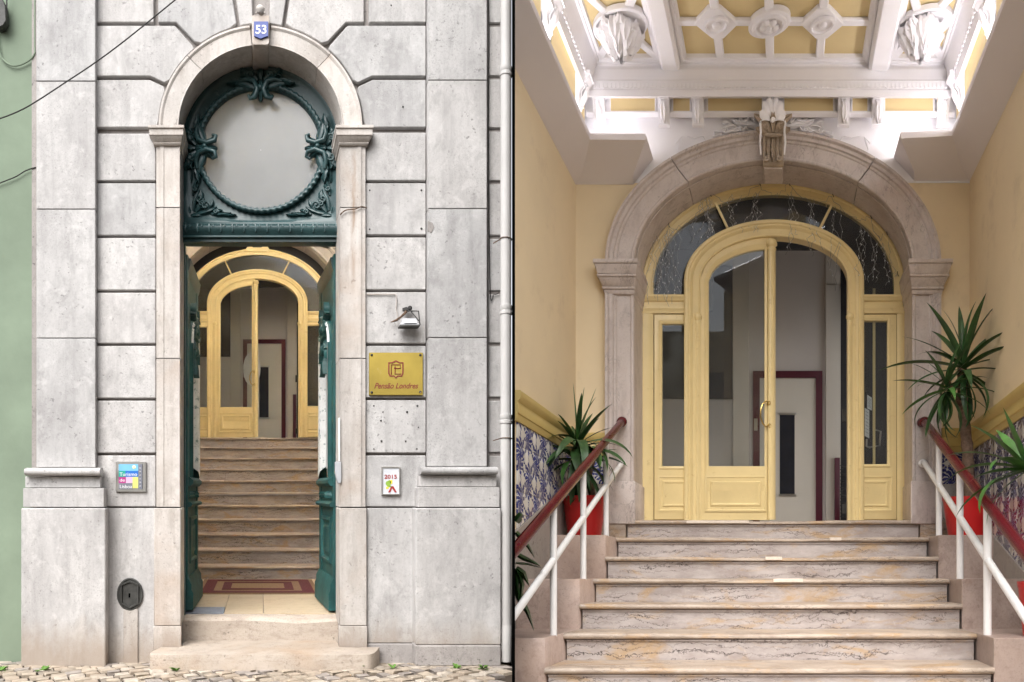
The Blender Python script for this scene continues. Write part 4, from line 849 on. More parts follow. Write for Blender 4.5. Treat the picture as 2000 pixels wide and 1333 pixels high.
# ------------------------------------------------------------------ lift lobby behind each screen
def lobby(f, V, label, lift_label, h_floor, Yd, uw, htop, T, fan_boards):
    """T maps photo pixels of the large view to this view"""
    lb = thing('lift_lobby', f(0, Yd+.6, h_floor), label, 'lobby'); D = V.Y-Yd
    b = MB(); b.cuboid(f, -uw, uw, Yd+.06, V.Y+.1, h_floor-.1, h_floor-.002); b.build('floor', M['plinth'], lb)
    b = MB(); b.box(V, *T(1150, 250), *T(1850, 1060), 0, .1); b.build('back_wall', M['lobby'], lb)
    b = MB(); b.cuboid(f, -uw, -(uw+.08), Yd+.06, V.Y+.1, h_floor-.1, htop+.3); b.build('side_wall', M['lobby'], lb)
    for ha, hb_ in ((h_floor-.1, h_floor+.12), (h_floor+2.35, htop+.3)): b = MB(); b.cuboid(f, uw, uw+.08, Yd+.06, V.Y+.1, ha, hb_); b.build('side_wall', M['lobby'], lb)
    b = MB(); b.cuboid(f, uw+.03, uw+.04, Yd+.10, V.Y+.06, h_floor+.12, h_floor+2.35); b.build('window', M['fill_glass'], lb)  # added pane, out of view, to let daylight fill the lobby
    b = MB(); b.cuboid(f, -uw, uw, Yd+.06, V.Y+.1, htop+.22, htop+.3); b.build('ceiling', M['lobby'], lb)
    b = MB(); b.box(V, *T(1612, 560), *T(1641, 1060), -.05, 0); b.build('pilaster', M['lobby_pale'], lb, bevel=.004)
    b = MB(); b.box(V, *T(1612, 470), *T(1641, 559), -.03, 0); b.build('pilaster', M['lobby_pale'], lb, bevel=.004)
    b = MB(); b.box(V, *T(1642, 400), *T(1780, 1060), -.035, 0); b.build('shade_board', M['dark'], lb)  # flat dark board, shade painted in for an unlit opening
    b = MB(); b.box(V, *T(1432, 470), *T(1463, 1060), -.06, 0); b.build('pilaster', M['lobby_pale'], lb, bevel=.004)
    b = MB(); b.box(V, *T(1240, 520), *T(1431, 780), -.02, 0); b.build('shade_board', M['slit'], lb)  # flat dark board, shade painted in for the lobby's dark side
    for q in fan_boards: b = MB(); b.cuboid(f, *q); b.build('upper_shade_board', M['dark'], lb)  # near-black boards added so the fanlight looks into darkness
    lf = thing('lift_door', V.p(*T(1540, 1045)), lift_label, 'lift door')
    x0, y0 = T(1471, 727); x1, y1 = T(1606, 1060); w = (x1-x0)/135*13
    b = MB(); b.rect(V, x0, y0, x1, y1+30, [(0, -.001), (0, -.04), (w, -.04), (w, -.012)]); b.build('frame', M['burgundy'], lf)
    b = MB(); b.box(V, x0+w, y0+w, x1-w, y1, -.02, -.001); b.build('leaf', M['lift'], lf)
    b = MB(); b.box(V, *T(1523, 812), *T(1552, 967), -.026, -.02); b.build('window', M['slit'], lf)
    for y in (808, 966): b = MB(); b.box(V, *T(1521, y), *T(1555, y+4), -.032, -.02); b.build('window_rim', M['chrome'], lf)
    b = MB(); b.box(V, *T(1473, 820), *T(1480, 843), -.05, -.04); b.build('call_plate', M['chrome'], lf)
    gt = thing('lattice_gate', V.p(*T(1640, 1045)), 'burgundy post with black scrolled lattice beside the %s' % ('lift in the large hall view' if fan_boards is BR else 'lift behind the street stairs'), 'gate')
    b = MB(); b.box(V, *T(1629, 897), *T(1639, 1060), -.09, -.05); b.build('post', M['burgundy'], gt, bevel=.003)
    b = MB()
    for i in range(9):
        xa, ya = T(1640, 912+i*14); xb, yb = T(1655, 920+i*14); b.tube([V.p(xa, ya, -.08), V.p((xa+xb)/2, ya+2, -.08), V.p(xb, yb, -.08)], .006, 5); b.tube([V.p(xb, ya, -.08), V.p(xa, yb, -.08)], .006, 5)
    b.build('lattice', M['iron'], gt)
    return lb
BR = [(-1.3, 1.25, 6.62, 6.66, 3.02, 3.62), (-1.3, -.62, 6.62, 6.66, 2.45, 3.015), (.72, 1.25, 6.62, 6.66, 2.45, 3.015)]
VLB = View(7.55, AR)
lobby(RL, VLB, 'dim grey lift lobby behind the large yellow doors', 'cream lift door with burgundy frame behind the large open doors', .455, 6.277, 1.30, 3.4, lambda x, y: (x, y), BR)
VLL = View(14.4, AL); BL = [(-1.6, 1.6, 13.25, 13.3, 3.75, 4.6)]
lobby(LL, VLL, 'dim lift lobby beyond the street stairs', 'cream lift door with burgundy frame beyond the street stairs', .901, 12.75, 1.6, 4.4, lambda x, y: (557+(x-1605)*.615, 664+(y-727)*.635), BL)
sp_ = MB(); f = frame(VLL, 492, 722, 0, 1, -.06); sp_.grid([[f(17*r*math.cos(2*PI*i/24), 33*r*math.sin(2*PI*i/24), 0) for i in range(24)] for r in (1, .01)], True)
tag(sp_.build('round_sticker', M['white'], None), 'white oval sticker on the lift door behind the brass handle', 'sticker')

# ------------------------------------------------------------------ second hall: walls, tiles, dado
H1 = thing('entrance_hall', RL(0, 5.5, .3), 'tall yellow entrance hall with blue tiled dado', 'hall')
UL, UR, YB = -1.69, 1.581, 5.95; VB = View(YB, AR)
lw = MB(); lw.cuboid(RL, UL-.1, UL, 4.55, 6.05, -.9, 3.35); lw = lw.build('side_wall', M['hallwall'], H1, clip=DIV_X)
rw = MB(); rw.cuboid(RL, UR, UR+.1, 3.2, 6.05, -.9, 3.35); rw = rw.build('side_wall', M['hallwall'], H1)
E = lambda a0, a1, n=14: [(1510+300*math.cos(math.radians(a0+(a1-a0)*i/n)), 516-230*math.sin(math.radians(a0+(a1-a0)*i/n))) for i in range(n+1)]
a358 = math.degrees(math.asin(158/230))
b = MB(); b.poly(VB, [(1100, 358)]+E(180-a358, 180)+[(1210, 1035), (1100, 1035)], 0, .1); bwl = b.build('back_wall', M['hallwall'], H1, clip=DIV_X)
b = MB(); b.poly(VB, E(0, a358)+[(1920, 358), (1920, 1035), (1810, 1035)], 0, .1); bwr = b.build('back_wall', M['hallwall'], H1)
b = MB(); b.poly(VB, [(1100, 357.5), (1100, 60), (1920, 60), (1920, 357.5)]+E(a358+.3, 180-a358-.3, 24), 0, .1); b.build('upper_wall', M['plaster'], H1, clip=DIV_X)
def clip_poly(pts, fn):
    out = []
    for i in range(len(pts)):
        p, q = pts[i], pts[(i+1) % len(pts)]; a, c = fn(p), fn(q)
        if a >= 0: out.append(p)
        if (a >= 0) != (c >= 0): t = a/(a-c); out.append((p[0]+(q[0]-p[0])*t, p[1]+(q[1]-p[1])*t))
    return out
def tiles(toW, x0, x1, h0, h1, low, mat, parent, size=.148):
    i = 0
    x = x0
    while x < x1-.01:
        h = h1
        while h > h0:
            pts = [(x+.0012, h-size+.0012), (x+size-.0012, h-size+.0012), (x+size-.0012, h-.0012), (x+.0012, h-.0012)]
            pts = clip_poly(pts, lambda p: p[1]-low(p[0])); pts = clip_poly(pts, lambda p: x1-p[0]) if pts else []
            if len(pts) > 2:
                b = MB(); dd = random.uniform(0, .0012); b.prism([toW(p[0], p[1], .010+dd) for p in pts], [toW(p[0], p[1], 0) for p in pts]); b.build('tile', mat, parent, bevel=.0012, clip=DIV_X)
            h -= size
        x += size
lowL = lambda Y: .302+.39*(Y-4.594); lowR = lambda Y: .2166+.406*(Y-5.05)
tiles(lambda Y, h, d: RL(UL+.001+d, Y, h), 4.60, 5.94, -.1, .988, lowL, M['tile_side'], lw)
tiles(lambda Y, h, d: RL(UR-.001-d, Y, h), 3.55, 5.94, -.6, 1.022, lowR, M['tile_side'], rw)
hb = lambda px, py: ((px-1522)*YB/F, (1125-py)*YB/F)
tiles(lambda u, h, d: RL(u, YB-.001-d, h), hb(1126, 0)[0], hb(1184, 0)[0], .7, .988, lambda u: .76, M['tile_back'], bwl, .125)
tiles(lambda u, h, d: RL(u, YB-.001-d, h), hb(1838, 0)[0], hb(1893, 0)[0], .7, 1.022, lambda u: .76, M['tile_back'], bwr, .118)
def rail_prof(h0, h1): s = h1-h0; return [(0, h0), (.02, h0), (.026, h0+.12*s), (.026, h0+.22*s), (.034, h0+.25*s), (.034, h0+.5*s), (.028, h0+.55*s), (.028, h0+.62*s), (.045, h0+.72*s), (.05, h0+.86*s), (.05, h0+.97*s), (.045, h1), (0, h1)]
b = MB(); pr = rail_prof(.988, 1.18); b.prism([RL(UL+d, 4.55, h) for d, h in pr], [RL(UL+d, 5.95, h) for d, h in pr]); b.build('dado_rail', M['dado'], lw, clip=DIV_X)
b = MB(); pr = rail_prof(1.022, 1.218); b.prism([RL(UR-d, 3.3, h) for d, h in pr], [RL(UR-d, 5.95, h) for d, h in pr]); b.build('dado_rail', M['dado'], rw)
b = MB(); b.prism([RL(UR-.05, YB-d, h) for d, h in pr], [RL(hb(1838, 0)[0], YB-d, h) for d, h in pr]); b.build('dado_rail', M['dado'], bwr)
b = MB(); pr = rail_prof(.988, 1.18); b.prism([RL(UL+.05, YB-d, h) for d, h in pr], [RL(hb(1186, 0)[0], YB-d, h) for d, h in pr]); b.build('dado_rail', M['dado'], bwl)
for (u, sg, low, par, y0) in ((UL, 1, lowL, lw, 4.55), (UR, -1, lowR, rw, 3.4)):
    b = MB(); q = [(y0, low(y0)-.9), (5.94, low(y0)-.9), (5.94, low(5.94)-.003), (y0, low(y0)-.003)]
    b.prism([RL(u, y, h) for y, h in q], [RL(u+sg*.018, y, h) for y, h in q]); b.build('skirting', M['skirt'], par, clip=DIV_X)
for x0, x1, par in ((1120, 1190, bwl), (1836, 1896, bwr)):
    b = MB(); b.cuboid(RL, hb(x0, 0)[0], hb(x1, 0)[0], YB-.02, YB, .2, .757); b.build('skirting', M['skirt'], par, clip=DIV_X)

# stairs and plinth blocks
YS, TS, HS, RS = 3.848, .3376, -.4948, .1583
sR = staircase(RL, 'staircase', 'broad worn marble steps rising to the large yellow doors', -1, 6, YS, TS, HS, RS, -1.262, 1.157, clip=DIV_X, topY=6.36,
    patches=((4, -.10, .02), (5, .39, .48), (3, -.04, .16), (6, -.76, -.25)))
for k0, kt, top in ((4, 5, 0), (2, 3, 0), (0, 1, 0)):
    h = HS+RS*kt
    for s_ in (-1, 1):
        ua, ub = (-1.264, -1.672) if s_ < 0 else (1.159, 1.563)
        Y0_ = YS+TS*k0+.022
        mid = ub*.72+ua*.28
        b = MB(); b.cuboid(RL, ua, ub, Y0_, 5.93, h-.45, h); b.build('plinth_block', M['plinth'], sR, bevel=.004, clip=DIV_X)
for ua, ub in ((-1.67, -1.263), (1.158, 1.56)): b = MB(); b.cuboid(RL, ua, ub, 5.885, 5.94, .2, .455); b.build('landing_edge', M['stair'], sR, clip=DIV_X)
hf = MB(); hf.cuboid(RL, -1.7, 1.66, 2.6, 3.6, -1.1, -.81); tag(hf.build('floor', M['step'], None, clip=DIV_X), kind='structure')

# handrails
for s_, u in ((-1, -1.287), (1, 1.187)):
    hr = thing('handrail', RL(u, 4.7, 0), '%s handrail with oxblood top rail on white posts beside the marble steps' % ('left' if s_ < 0 else 'right'), 'handrail', 'handrails of the marble steps')
    ye = 5.885; top = lambda Y: 1.292+(Y-5.93)*.478; low = lambda Y: .953+(Y-5.93)*.467
    yn = 3.3
    b = MB(); b.tube([RL(u, yn, top(yn)), RL(u, 5.80, top(5.80)), RL(u, 5.87, top(5.87))], .030, 14); b.build('top_rail', M['red_rail'], hr, smooth=50, clip=DIV_X)
    b = MB(); c_ = RL(u, 5.86, top(5.86)); b.ball(c_, .044, 14); b.lathe(c_, [(.04, .0), (.04, .04)], 14, Vector((0, 1, 0))); b.build('end_knob', M['red_rail'], hr)
    b = MB(); b.tube([RL(u, yn, low(yn)), RL(u, ye, low(ye))], .021, 12); b.build('lower_rail', M['white_rail'], hr, clip=DIV_X)
    b = MB(); b.lathe(RL(u, 5.86, low(5.86)), [(.03, 0), (.034, .01), (.034, .03)], 14, Vector((0, 1, 0))); b.build('wall_flange', M['white_rail'], hr)
    for Y, kt in ((5.32, 5), (4.70, 3), (4.08, 1)):
        b = MB(); b.tube([RL(u-.002*s_, Y, HS+RS*kt-.01), RL(u-.002*s_, Y, top(Y)-.02)], .0205, 12); b.build('post', M['white_rail'], hr, clip=DIV_X)

# ------------------------------------------------------------------ plaster ceiling
CE = thing('plaster_ceiling', RL(0, 5, 4.1), 'ornate white plaster ceiling with yellow coffers, rosettes and lit cornice', 'ceiling')
pl = M['plaster']; HC = 5817/F
st_ = [(1168, 1842, 120, 5.80), (1165, 1845, 130, 5.80), (1162, 1848, 136, 5.775), (1157, 1851, 156, 5.76), (1152, 1856, 158, 5.73), (1152, 1856, 174, 5.73), (1150, 1858, 177, 5.715), (1150, 1858, 189, 5.71), (1144, 1866, 193, 5.88), (1144, 1866, 229, 5.88), (1144, 1866, 231, 5.96)]
cu = lambda px, Y: (px-1522)*Y/F
ch = lambda py, Y: (1125-py)*Y/F
YN = 3.35
rows = [[RL(cu(a_, Y), YN, ch(py, Y)), RL(cu(a_, Y), Y, ch(py, Y)), RL(cu(b_, Y), Y, ch(py, Y)), RL(cu(b_, Y), YN, ch(py, Y))] for a_, b_, py, Y in st_]
b = MB(); b.grid(rows[:9]); b.build('cornice', pl, CE, smooth=20, clip=DIV_X)
b = MB(); b.grid(rows[8:]); b.build('frieze', pl, CE, smooth=20, clip=DIV_X)
b = MB(); b.cuboid(RL, -2.2, 2.1, YN, 6.1, HC+.06, HC+.16); b.build('ceiling_slab', pl, CE, clip=DIV_X)
b = MB(); b.cuboid(RL, -1.52, 1.38, YN, 5.83, HC+.035, HC+.055); b.build('coffer_ground', M['coffer'], CE, clip=DIV_X)
dn = MB()
for i in range(87): dn.box(View(5.722, AR), 1158+i*8, 162, 1162.5+i*8, 171, 0, .02)
for i in range(40):
    for u in (cu(1152, 5.73)+.006, cu(1856, 5.73)-.016): dn.cuboid(RL, u, u+.01, 5.68-i*.045, 5.70-i*.045, ch(171, 5.73), ch(162, 5.73))
tag(dn.build('dentil_row', pl, CE, clip=DIV_X), kind='stuff')
# frames, beams and ribs
def plan_ring(b, u0, u1, y0, y1, prof): b.grid([[RL(u0+i, y0+i, h), RL(u1-i, y0+i, h), RL(u1-i, y1-i, h), RL(u0+i, y1-i, h)] for i, h in prof], True)
CEN = (-.795, .715, 5.0, 5.80)
for (u0, u1, y0, y1) in (CEN, (-1.475, -.955, 5.0, 5.80), (.89, 1.335, 5.0, 5.80), (-.795, .715, 3.6, 4.75), (-1.475, -.955, 3.6, 4.75), (.89, 1.335, 3.6, 4.75)):
    b = MB(); plan_ring(b, u0, u1, y0, y1, [(-.01, HC+.02), (0, HC-.012), (.02, HC-.012), (.025, HC), (.045, HC+.004), (.05, HC+.036)]); b.build('coffer_frame', pl, CE, clip=DIV_X)
b = MB(); b.cuboid(RL, -.95, -.80, YN, 5.80, HC-.09, HC+.05); b.build('beam', pl, CE, bevel=.02); b = MB(); b.cuboid(RL, .72, .885, YN, 5.80, HC-.09, HC+.05); b.build('beam', pl, CE, bevel=.02)
for u0, u1 in ((-.795, .715), (-1.475, -.955), (.89, 1.335)): b = MB(); b.cuboid(RL, u0, u1, 4.75, 5.0, HC-.06, HC+.05); b.build('beam', pl, CE, bevel=.015, clip=DIV_X)
uc, yc = -.075, 5.395
rb_ = MB(); w = .034
def rib(b, u0, y0, u1, y1, w=.034):
    d = Vector((u1-u0, y1-y0)); n_ = Vector((-d.y, d.x)).normalized()*w
    b.plan(RL, [(u0+n_.x, y0+n_.y), (u1+n_.x, y1+n_.y), (u1-n_.x, y1-n_.y), (u0-n_.x, y0-n_.y)], HC, HC+.036)
for uu in (uc-.40, uc, uc+.40):
    b = MB(); rib(b, uu, 5.02, uu, 5.76); b.build('rib', pl, CE, bevel=.008)
b = MB(); rib(b, CEN[0]+.02, yc, CEN[1]-.02, yc, .03); b.build('rib', pl, CE, bevel=.008)
for uu in (uc-.40, uc+.40):
    b = MB(); b.plan(RL, [(uu-.17, yc), (uu-.045, yc-.15), (uu+.045, yc-.15), (uu+.17, yc), (uu+.045, yc+.15), (uu-.045, yc+.15)], HC-.006, HC+.036); rz = b.build('rosette', pl, CE, bevel=.008)
    b = MB(); b.lathe(RL(uu, yc, HC-.004), [(.09, 0), (.088, -.02), (.075, -.024), (.068, -.006), (.03, -.004), (.026, -.02), (.012, -.028), (.001, -.03)], 26); b.build('boss', pl, rz, smooth=50)
b = MB(); b.lathe(RL(uc, yc, HC), [(.15, .036), (.15, -.008), (.14, -.016), (.125, -.016), (.118, -.03), (.10, -.034), (.09, -.012), (.05, -.006), (.001, -.006)], 32); rz = b.build('rosette', pl, CE, smooth=40)
b = MB()
for i in range(5):
    an = 2*PI*i/5+PI/2; c_ = RL(uc+.042*math.cos(an), yc+.042*math.sin(an), HC-.02); b.ball(c_, .034, 10, (1, 1, .7))
b.ball(RL(uc, yc, HC-.035), .022, 8); b.build('boss', pl, rz)
for uu, (u0, u1) in ((-1.205, (-1.44, -.99)), (1.075, (.925, 1.30))):
    yb_ = 5.43; b = MB()
    for a0, a1 in ((u0, 5.05), (u1, 5.05), (u0, 5.75), (u1, 5.75)): rib(b, uu, yb_, a0, a1, .03)
    b.build('rib', pl, CE, bevel=.006, clip=DIV_X)
    b = MB(); b.lathe(RL(uu, yb_, HC), [(.205, .036), (.205, -.004), (.19, -.014), (.175, -.004), (.15, .0), (.001, -.02)], 32); rz = b.build('rosette', pl, CE, smooth=40)
    b = MB()     # hanging acanthus boss
    for ring_n, rad, L, zz, W in ((9, .155, .15, -.02, .06), (8, .115, .16, -.05, .055), (6, .07, .15, -.09, .045), (4, .03, .12, -.13, .035)):
        for i in range(ring_n):
            an = 2*PI*i/ring_n+rad*7
            rws = []
            for j in range(8):
                t = j/7; r_ = rad*(1-.45*t)+.035*math.sin(PI*t)+.03*t**4; z_ = zz-L*t
                wd_ = W*(math.sin(PI*(.2+.78*t))**.7)*(1-.22*abs(math.sin(3*PI*t)))
                rws.append([RL(uu+r_*math.cos(an)-wd_*q*math.sin(an)-g2*math.cos(an), yb_+r_*math.sin(an)+wd_*q*math.cos(an)-g2*math.sin(an), HC+z_) for q, g2 in ((-1, .03), (-.5, -.002), (0, .012), (.5, -.002), (1, .03))])
            b.grid(rws)
    b.lathe(RL(uu, yb_, HC), [(.12, 0), (.10, -.07), (.065, -.14), (.03, -.2), (.001, -.22)], 16)
    for i in range(8):      # flaring collar of curled leaves
        an = 2*PI*i/8+.2; rws = []
        for j in range(7):
            t = j/6; r_ = .10+.085*t; z_ = -.02-.075*math.sin(PI*t*.75)+.03*t*t; wd_ = .055*(math.sin(PI*(.25+.7*t))**.7)*(1-.25*abs(math.sin(3*PI*t)))
            rws.append([RL(uu+r_*math.cos(an)-wd_*q*math.sin(an), yb_+r_*math.sin(an)+wd_*q*math.cos(an), HC+z_-g2) for q, g2 in ((-1, -.02), (-.5, .008), (0, -.006), (.5, .008), (1, -.02))])
        b.grid(rws)
    for s2 in (-1, 1): b.tube([RL(uu+s2*(.06+.05*math.cos(t*5)*(1-t*.5)), yb_-.09, HC-.10+.05*math.sin(t*5)*(1-t*.5)) for t in [i/14 for i in range(15)]], .017, 7)
    b.build('acanthus_boss', pl, rz, smooth=60)
# frieze panels and consoles
VF = View(5.872, AR)
for x0, x1 in ((1193, 1279), (1315, 1347), (1383, 1488), (1532, 1627), (1665, 1694), (1729, 1822)):
    b = MB(); b.box(VF, x0, 190, x1, 217.5, 0, .006); fp = b.build('frieze_panel', M['coffer'], CE)
    b = MB(); b.rect(VF, x0-3, 187, x1+3, 220.5, [(0, .006), (0, -.006), (2.5, -.006), (3, 0)]); b.build('panel_moulding', pl, fp)
b = MB(); b.hmould(VF, 1146, 1864, [(219, .01), (219, -.012), (221, -.02), (224, -.02), (226, -.006), (228, .01)]); b.build('frieze_moulding', pl, CE)
for s_, u in ((-1, cu(1144, 5.88)), (1, cu(1866, 5.88))):
    for y0, y1 in ((4.98, 5.55), (4.1, 4.75), (5.72, 5.82)):
        b = MB(); b.cuboid(RL, u-s_*.002, u-s_*.007, y0, y1, ch(275, 5.88), ch(194, 5.88)); b.build('frieze_panel', M['coffer'], CE, clip=DIV_X)
def console(f_, wpx, nm='console'):
    b = MB(); prof = [(0, 2), (0, 30)]; prof = [(60, 0), (58, 5), (50, 8), (42, 7), (32, 8), (22, 13), (12, 22), (6, 26), (0, 26), (-2, 26), (-2, 0)]
    A = [f_(-wpx, -y, n) for y, n in prof]; B = [f_(wpx, -y, n) for y, n in prof]; b.prism(A, B)
    b.prism([f_(-wpx-2, 2, -1), f_(wpx+2, 2, -1), f_(wpx+2, 2, 28), f_(-wpx-2, 2, 28)], [f_(-wpx-2, -5, -1), f_(wpx+2, -5, -1), f_(wpx+2, -5, 28), f_(-wpx-2, -5, 28)])
    for x in (-wpx*.5, wpx*.5): o_tube(b, f_, [(x, -20, 18), (x, -34, 10), (x, -56, 9)], .005, 5)
    o_spiral(b, f_, VF.k, 0, -17, wpx*.7, 1.2, 1.6, 0, 1, h=17); o_leaf(b, lambda x, y, n: f_(x, y, n+22-(-y-20)*.42), 0, -22, -PI/2, 34, wpx*.7, 5, 0, 3, 8, 4)
    return b.build(nm, pl, CE, smooth=40, clip=DIV_X)
for x in (1172, 1298, 1364, 1647, 1713, 1840): console(frame(VF, x, 191, 0, 1, -.006), 11)
for s_, u in ((-1, cu(1144, 5.88)), (1, cu(1866, 5.88))):
    for Y in (5.63, 4.86, 4.1):
        def f_(x, y, n, u=u, Y=Y, s_=s_): return RL(u-s_*n*.0042, Y+x*.0042, ch(191, 5.88)+y*.0042)
        console(f_, 13)
# white scrolls above the arch and shell on the keystone
VW = View(5.935, AR)
for s_ in (-1, 1):
    f = frame(VW, 1510, 245, 0, s_, 0); b = MB(); k = VW.k
    for (x, y, an, L, W, cu_) in ((26, -4, .25, 40, 7, -.3), (40, 2, .6, 26, 6, -1.6), (48, 4, -.2, 34, 6, .9), (56, 2, .7, 22, 5, .8), (60, -4, -.9, 24, 6, 1.0), (72, -2, .1, 30, 5, -.9), (70, -6, -.6, 30, 5, .4), (88, -8, -.5, 28, 4, .6), (52, -2, -1.2, 16, 5, .6), (84, 2, .5, 16, 4, -.9), (100, -18, -.5, 18, 3.5, .3), (34, 4, 1.1, 16, 5, -.8)):
        o_leaf(b, f, x, y, an, L, W, 6, cu_, 3, 8, 3)
    o_spiral(b, f, k, 64, -10, 6, 1.3, 1.8, 0, 1, h=3); o_spiral(b, f, k, 92, -12, 5, 1.3, 1.6, 0, -1, h=3); o_spiral(b, f, k, 50, 8, 5, 1.2, 1.6, 0, 1, h=3)
    b.build('scroll_relief', pl, CE, smooth=60)
    b = MB()
    for pts in ([(130, -34, 1), (136, -22, 2), (152, -26, 2), (168, -22, 1)], [(190, -36, 1), (178, -24, 2), (186, -50, 2), (180, -62, 1)]): o_tube(b, f, pts, 1.4*k, 5)
    b.build('fine_relief', pl, CE)
f = frame(View(5.78, AR), 1509, 234); b = MB(); rws = []
for j in range(7):
    t = j/6; row = []
    for i in range(41):
        an = PI*1.06*i/40-.03*PI; r_ = (2+23*t)*(1+.14*t*abs(math.sin(an*6))); row.append(f(r_*math.cos(an)*.92, -4+r_*math.sin(an)*1.65, 7*math.sin(PI*t*.8)+4*t*abs(math.sin(an*6))))
    rws.append(row)
b.grid(rws); b.ball(f(0, -3, 4), .022, 10)
for s_ in (-1, 1): o_tube(b, f, [(s_*21, 4, 2), (s_*24, -8, 2), (s_*23, -24, 0), (s_*25, -44, -2), (s_*23, -66, -4)], [.009, .009, .008, .008, .006])
b.build('shell_crest', pl, CE, smooth=60)
# dropped soffit ring that hides the cove lamps
sfm = M['soffit']
c0, c1, c2 = [(1124, 361, 5.95), (1136, 341, 5.88), (1152, 273, 5.606)], None, None
def ring_side(pts, s_):
    loc = [((px-1522)*Y/F, Y, (1125-py)*Y/F) for px, py, Y in pts]
    rows = []
    for u, Y, h in loc: rows.append([RL(u, 3.35, h), RL(u, Y, h)])
    u, Y, h = loc[-1]; rows.append([RL(u-0*s_, 3.35, h+.05), RL(u, Y, h+.05)]); rows.append([RL(loc[0][0]+s_*.0, 3.35, h+.03), RL(loc[0][0], 5.9, h+.03)])
    b = MB(); b.grid(rows); return b, loc
LP = [(1124, 361, 5.948), (1136, 341, 5.88), (1152, 273, 5.606)]; RP = [(1894, 354, 5.948), (1881, 334, 5.88), (1860, 266, 5.606)]
SR = thing('soffit_ring', RL(0, 5, 3), 'plain dropped soffit, white toned mauve grey for shade, running round the hall under the cornice', 'soffit')
for pts, s_, ends in ((LP, -1, [(1237, 361), (1237, 341), (1261, 274)]), (RP, 1, [(1786, 354), (1785, 335), (1759, 271)])):
    b, loc = ring_side(pts, s_); b.build('side_soffit', sfm, SR, smooth=20, clip=DIV_X)
    b = MB(); A = [P(px, py, Y) for px, py, Y in pts]; B = [P(ex, ey, Y) for (ex, ey), (_, _, Y) in zip(ends, pts)]
    up = Vector((0, 0, .05)); top = [A[2]+up, A[2]+up+AR*.34]; topb = [B[2]+up, B[2]+up+AR*.34]
    b.grid([A+top, B+topb]); b.add(B+topb, [(0, 1, 2, 3, 4)]); b.build('return_soffit', sfm, SR, smooth=20, clip=DIV_X)
    u = loc[2][0]; h = loc[2][2]
    cl = thing('cove_lamp', RL(u+s_*.1, 4.5, h+.08), 'hidden cove lamp strip above the %s soffit of the tiled hall' % ('left' if s_ < 0 else 'right'), 'lamp', 'cove lamps of the tiled hall')
    b = MB(); b.cuboid(RL, u+s_*.022, u+s_*.085, 3.5, 5.55, h+.053, h+.064); b.build('led_strip', M['led'], cl, clip=DIV_X)
    b = MB(); b.prism([A[2]+up*1.3+AR*.10+Vector((-s_*.03, 0, 0)), B[2]+up*1.3+AR*.10+Vector((s_*.03, 0, 0)), B[2]+up*1.3+AR*.13+Vector((s_*.03, 0, 0)), A[2]+up*1.3+AR*.13+Vector((-s_*.03, 0, 0))], [A[2]+up*1.7+AR*.10+Vector((-s_*.03, 0, 0)), B[2]+up*1.7+AR*.10+Vector((s_*.03, 0, 0)), B[2]+up*1.7+AR*.13+Vector((s_*.03, 0, 0)), A[2]+up*1.7+AR*.13+Vector((-s_*.03, 0, 0))]); b.build('led_strip', M['led3'], cl)

# ------------------------------------------------------------------ plants
leaf_meshes = []
for dr in (0, .5, 1.0, 1.7, 2.4):
    b = MB(); x = z = 0; a = 0; rws = []; n = 12
    for i in range(n+1):
        t = i/n; w = .036*(math.sin(PI*min(1, .22+t*.78))**.8 if t > .05 else .5)*(1 if t < .98 else .1)
        nx, nz = math.sin(a), math.cos(a); fold = .35
        rws.append([Vector((x-(-nx)*0+nx*0, q*w, z))+Vector((-math.sin(-a)*0, 0, 0))+Vector((-nx*0, 0, abs(q)*w*fold)) for q in (-1, -.5, 0, .5, 1)])
        x += math.cos(a)/n; z += math.sin(a)/n; a -= dr/n*(.4+1.2*t)
    b.grid(rws); o = b.build('leaf', M['leaf'], None, smooth=60); leaf_meshes.append(o.data); bpy.data.objects.remove(o)
bright = []
for m_ in leaf_meshes: c_ = m_.copy(); c_.materials.clear(); c_.materials.append(M['leaf_bright']); bright.append(c_)
def add_leaf(par, p, az, el, L, droop, br=False, w=1):
    i = min(range(5), key=lambda q: abs((0, .5, 1.0, 1.7, 2.4)[q]-droop))
    o = bpy.data.objects.new('leaf', (bright if br else leaf_meshes)[i]); COL.objects.link(o); o.parent = par
    o.matrix_basis = Matrix.Translation(Vector(p)-WL[par.name]) @ Matrix.Rotation(az, 4, 'Z') @ Matrix.Rotation(-el, 4, 'Y') @ Matrix.Rotation(random.uniform(-.4, .4), 4, 'X') @ Matrix.Diagonal((L, L*.8*w+.2*w*.45, L, 1))
    return o
def crown(par, c, n, Lm, el_hi=1.45, el_lo=-.9, w=1.0, span=.14, avoid=None, br=0):
    for i in range(n):
        t = (i+.5)/n; az = i*2.39996+random.uniform(-.3, .3); el = el_hi+(el_lo-el_hi)*t**1.1+random.uniform(-.15, .15)
        L = Lm*random.uniform(.75, 1.1)*(1-.2*abs(2*t-1)); L2 = L
        d = Vector((math.cos(az), math.sin(az), 0)); 
        if avoid:
            ext_ = d.dot(avoid[0])
            if ext_ > .2: L2 = min(L, avoid[1]/ext_*1.15); 
        add_leaf(par, Vector(c)+Vector((0, 0, -span*t)), az, el, max(.12, L2), .3+1.6*t*random.uniform(.6, 1.2), random.random() < br, w)
def pot(par, c, r, h):
    b = MB(); b.lathe(Vector(c), [(.001, .002), (r*.74, .002), (r*.76, 0), (r*.97, h*.9), (r, h*.9), (r*1.02, h), (r*.95, h), (r*.92, h*.93), (r*.9, h*.86)], 36); b.build('pot', M['red_pot'], par, smooth=50)
    b = MB(); b.lathe(Vector(c), [(r*.92, h*.88), (.001, h*.9)], 24); b.build('soil', M['soil'], par)
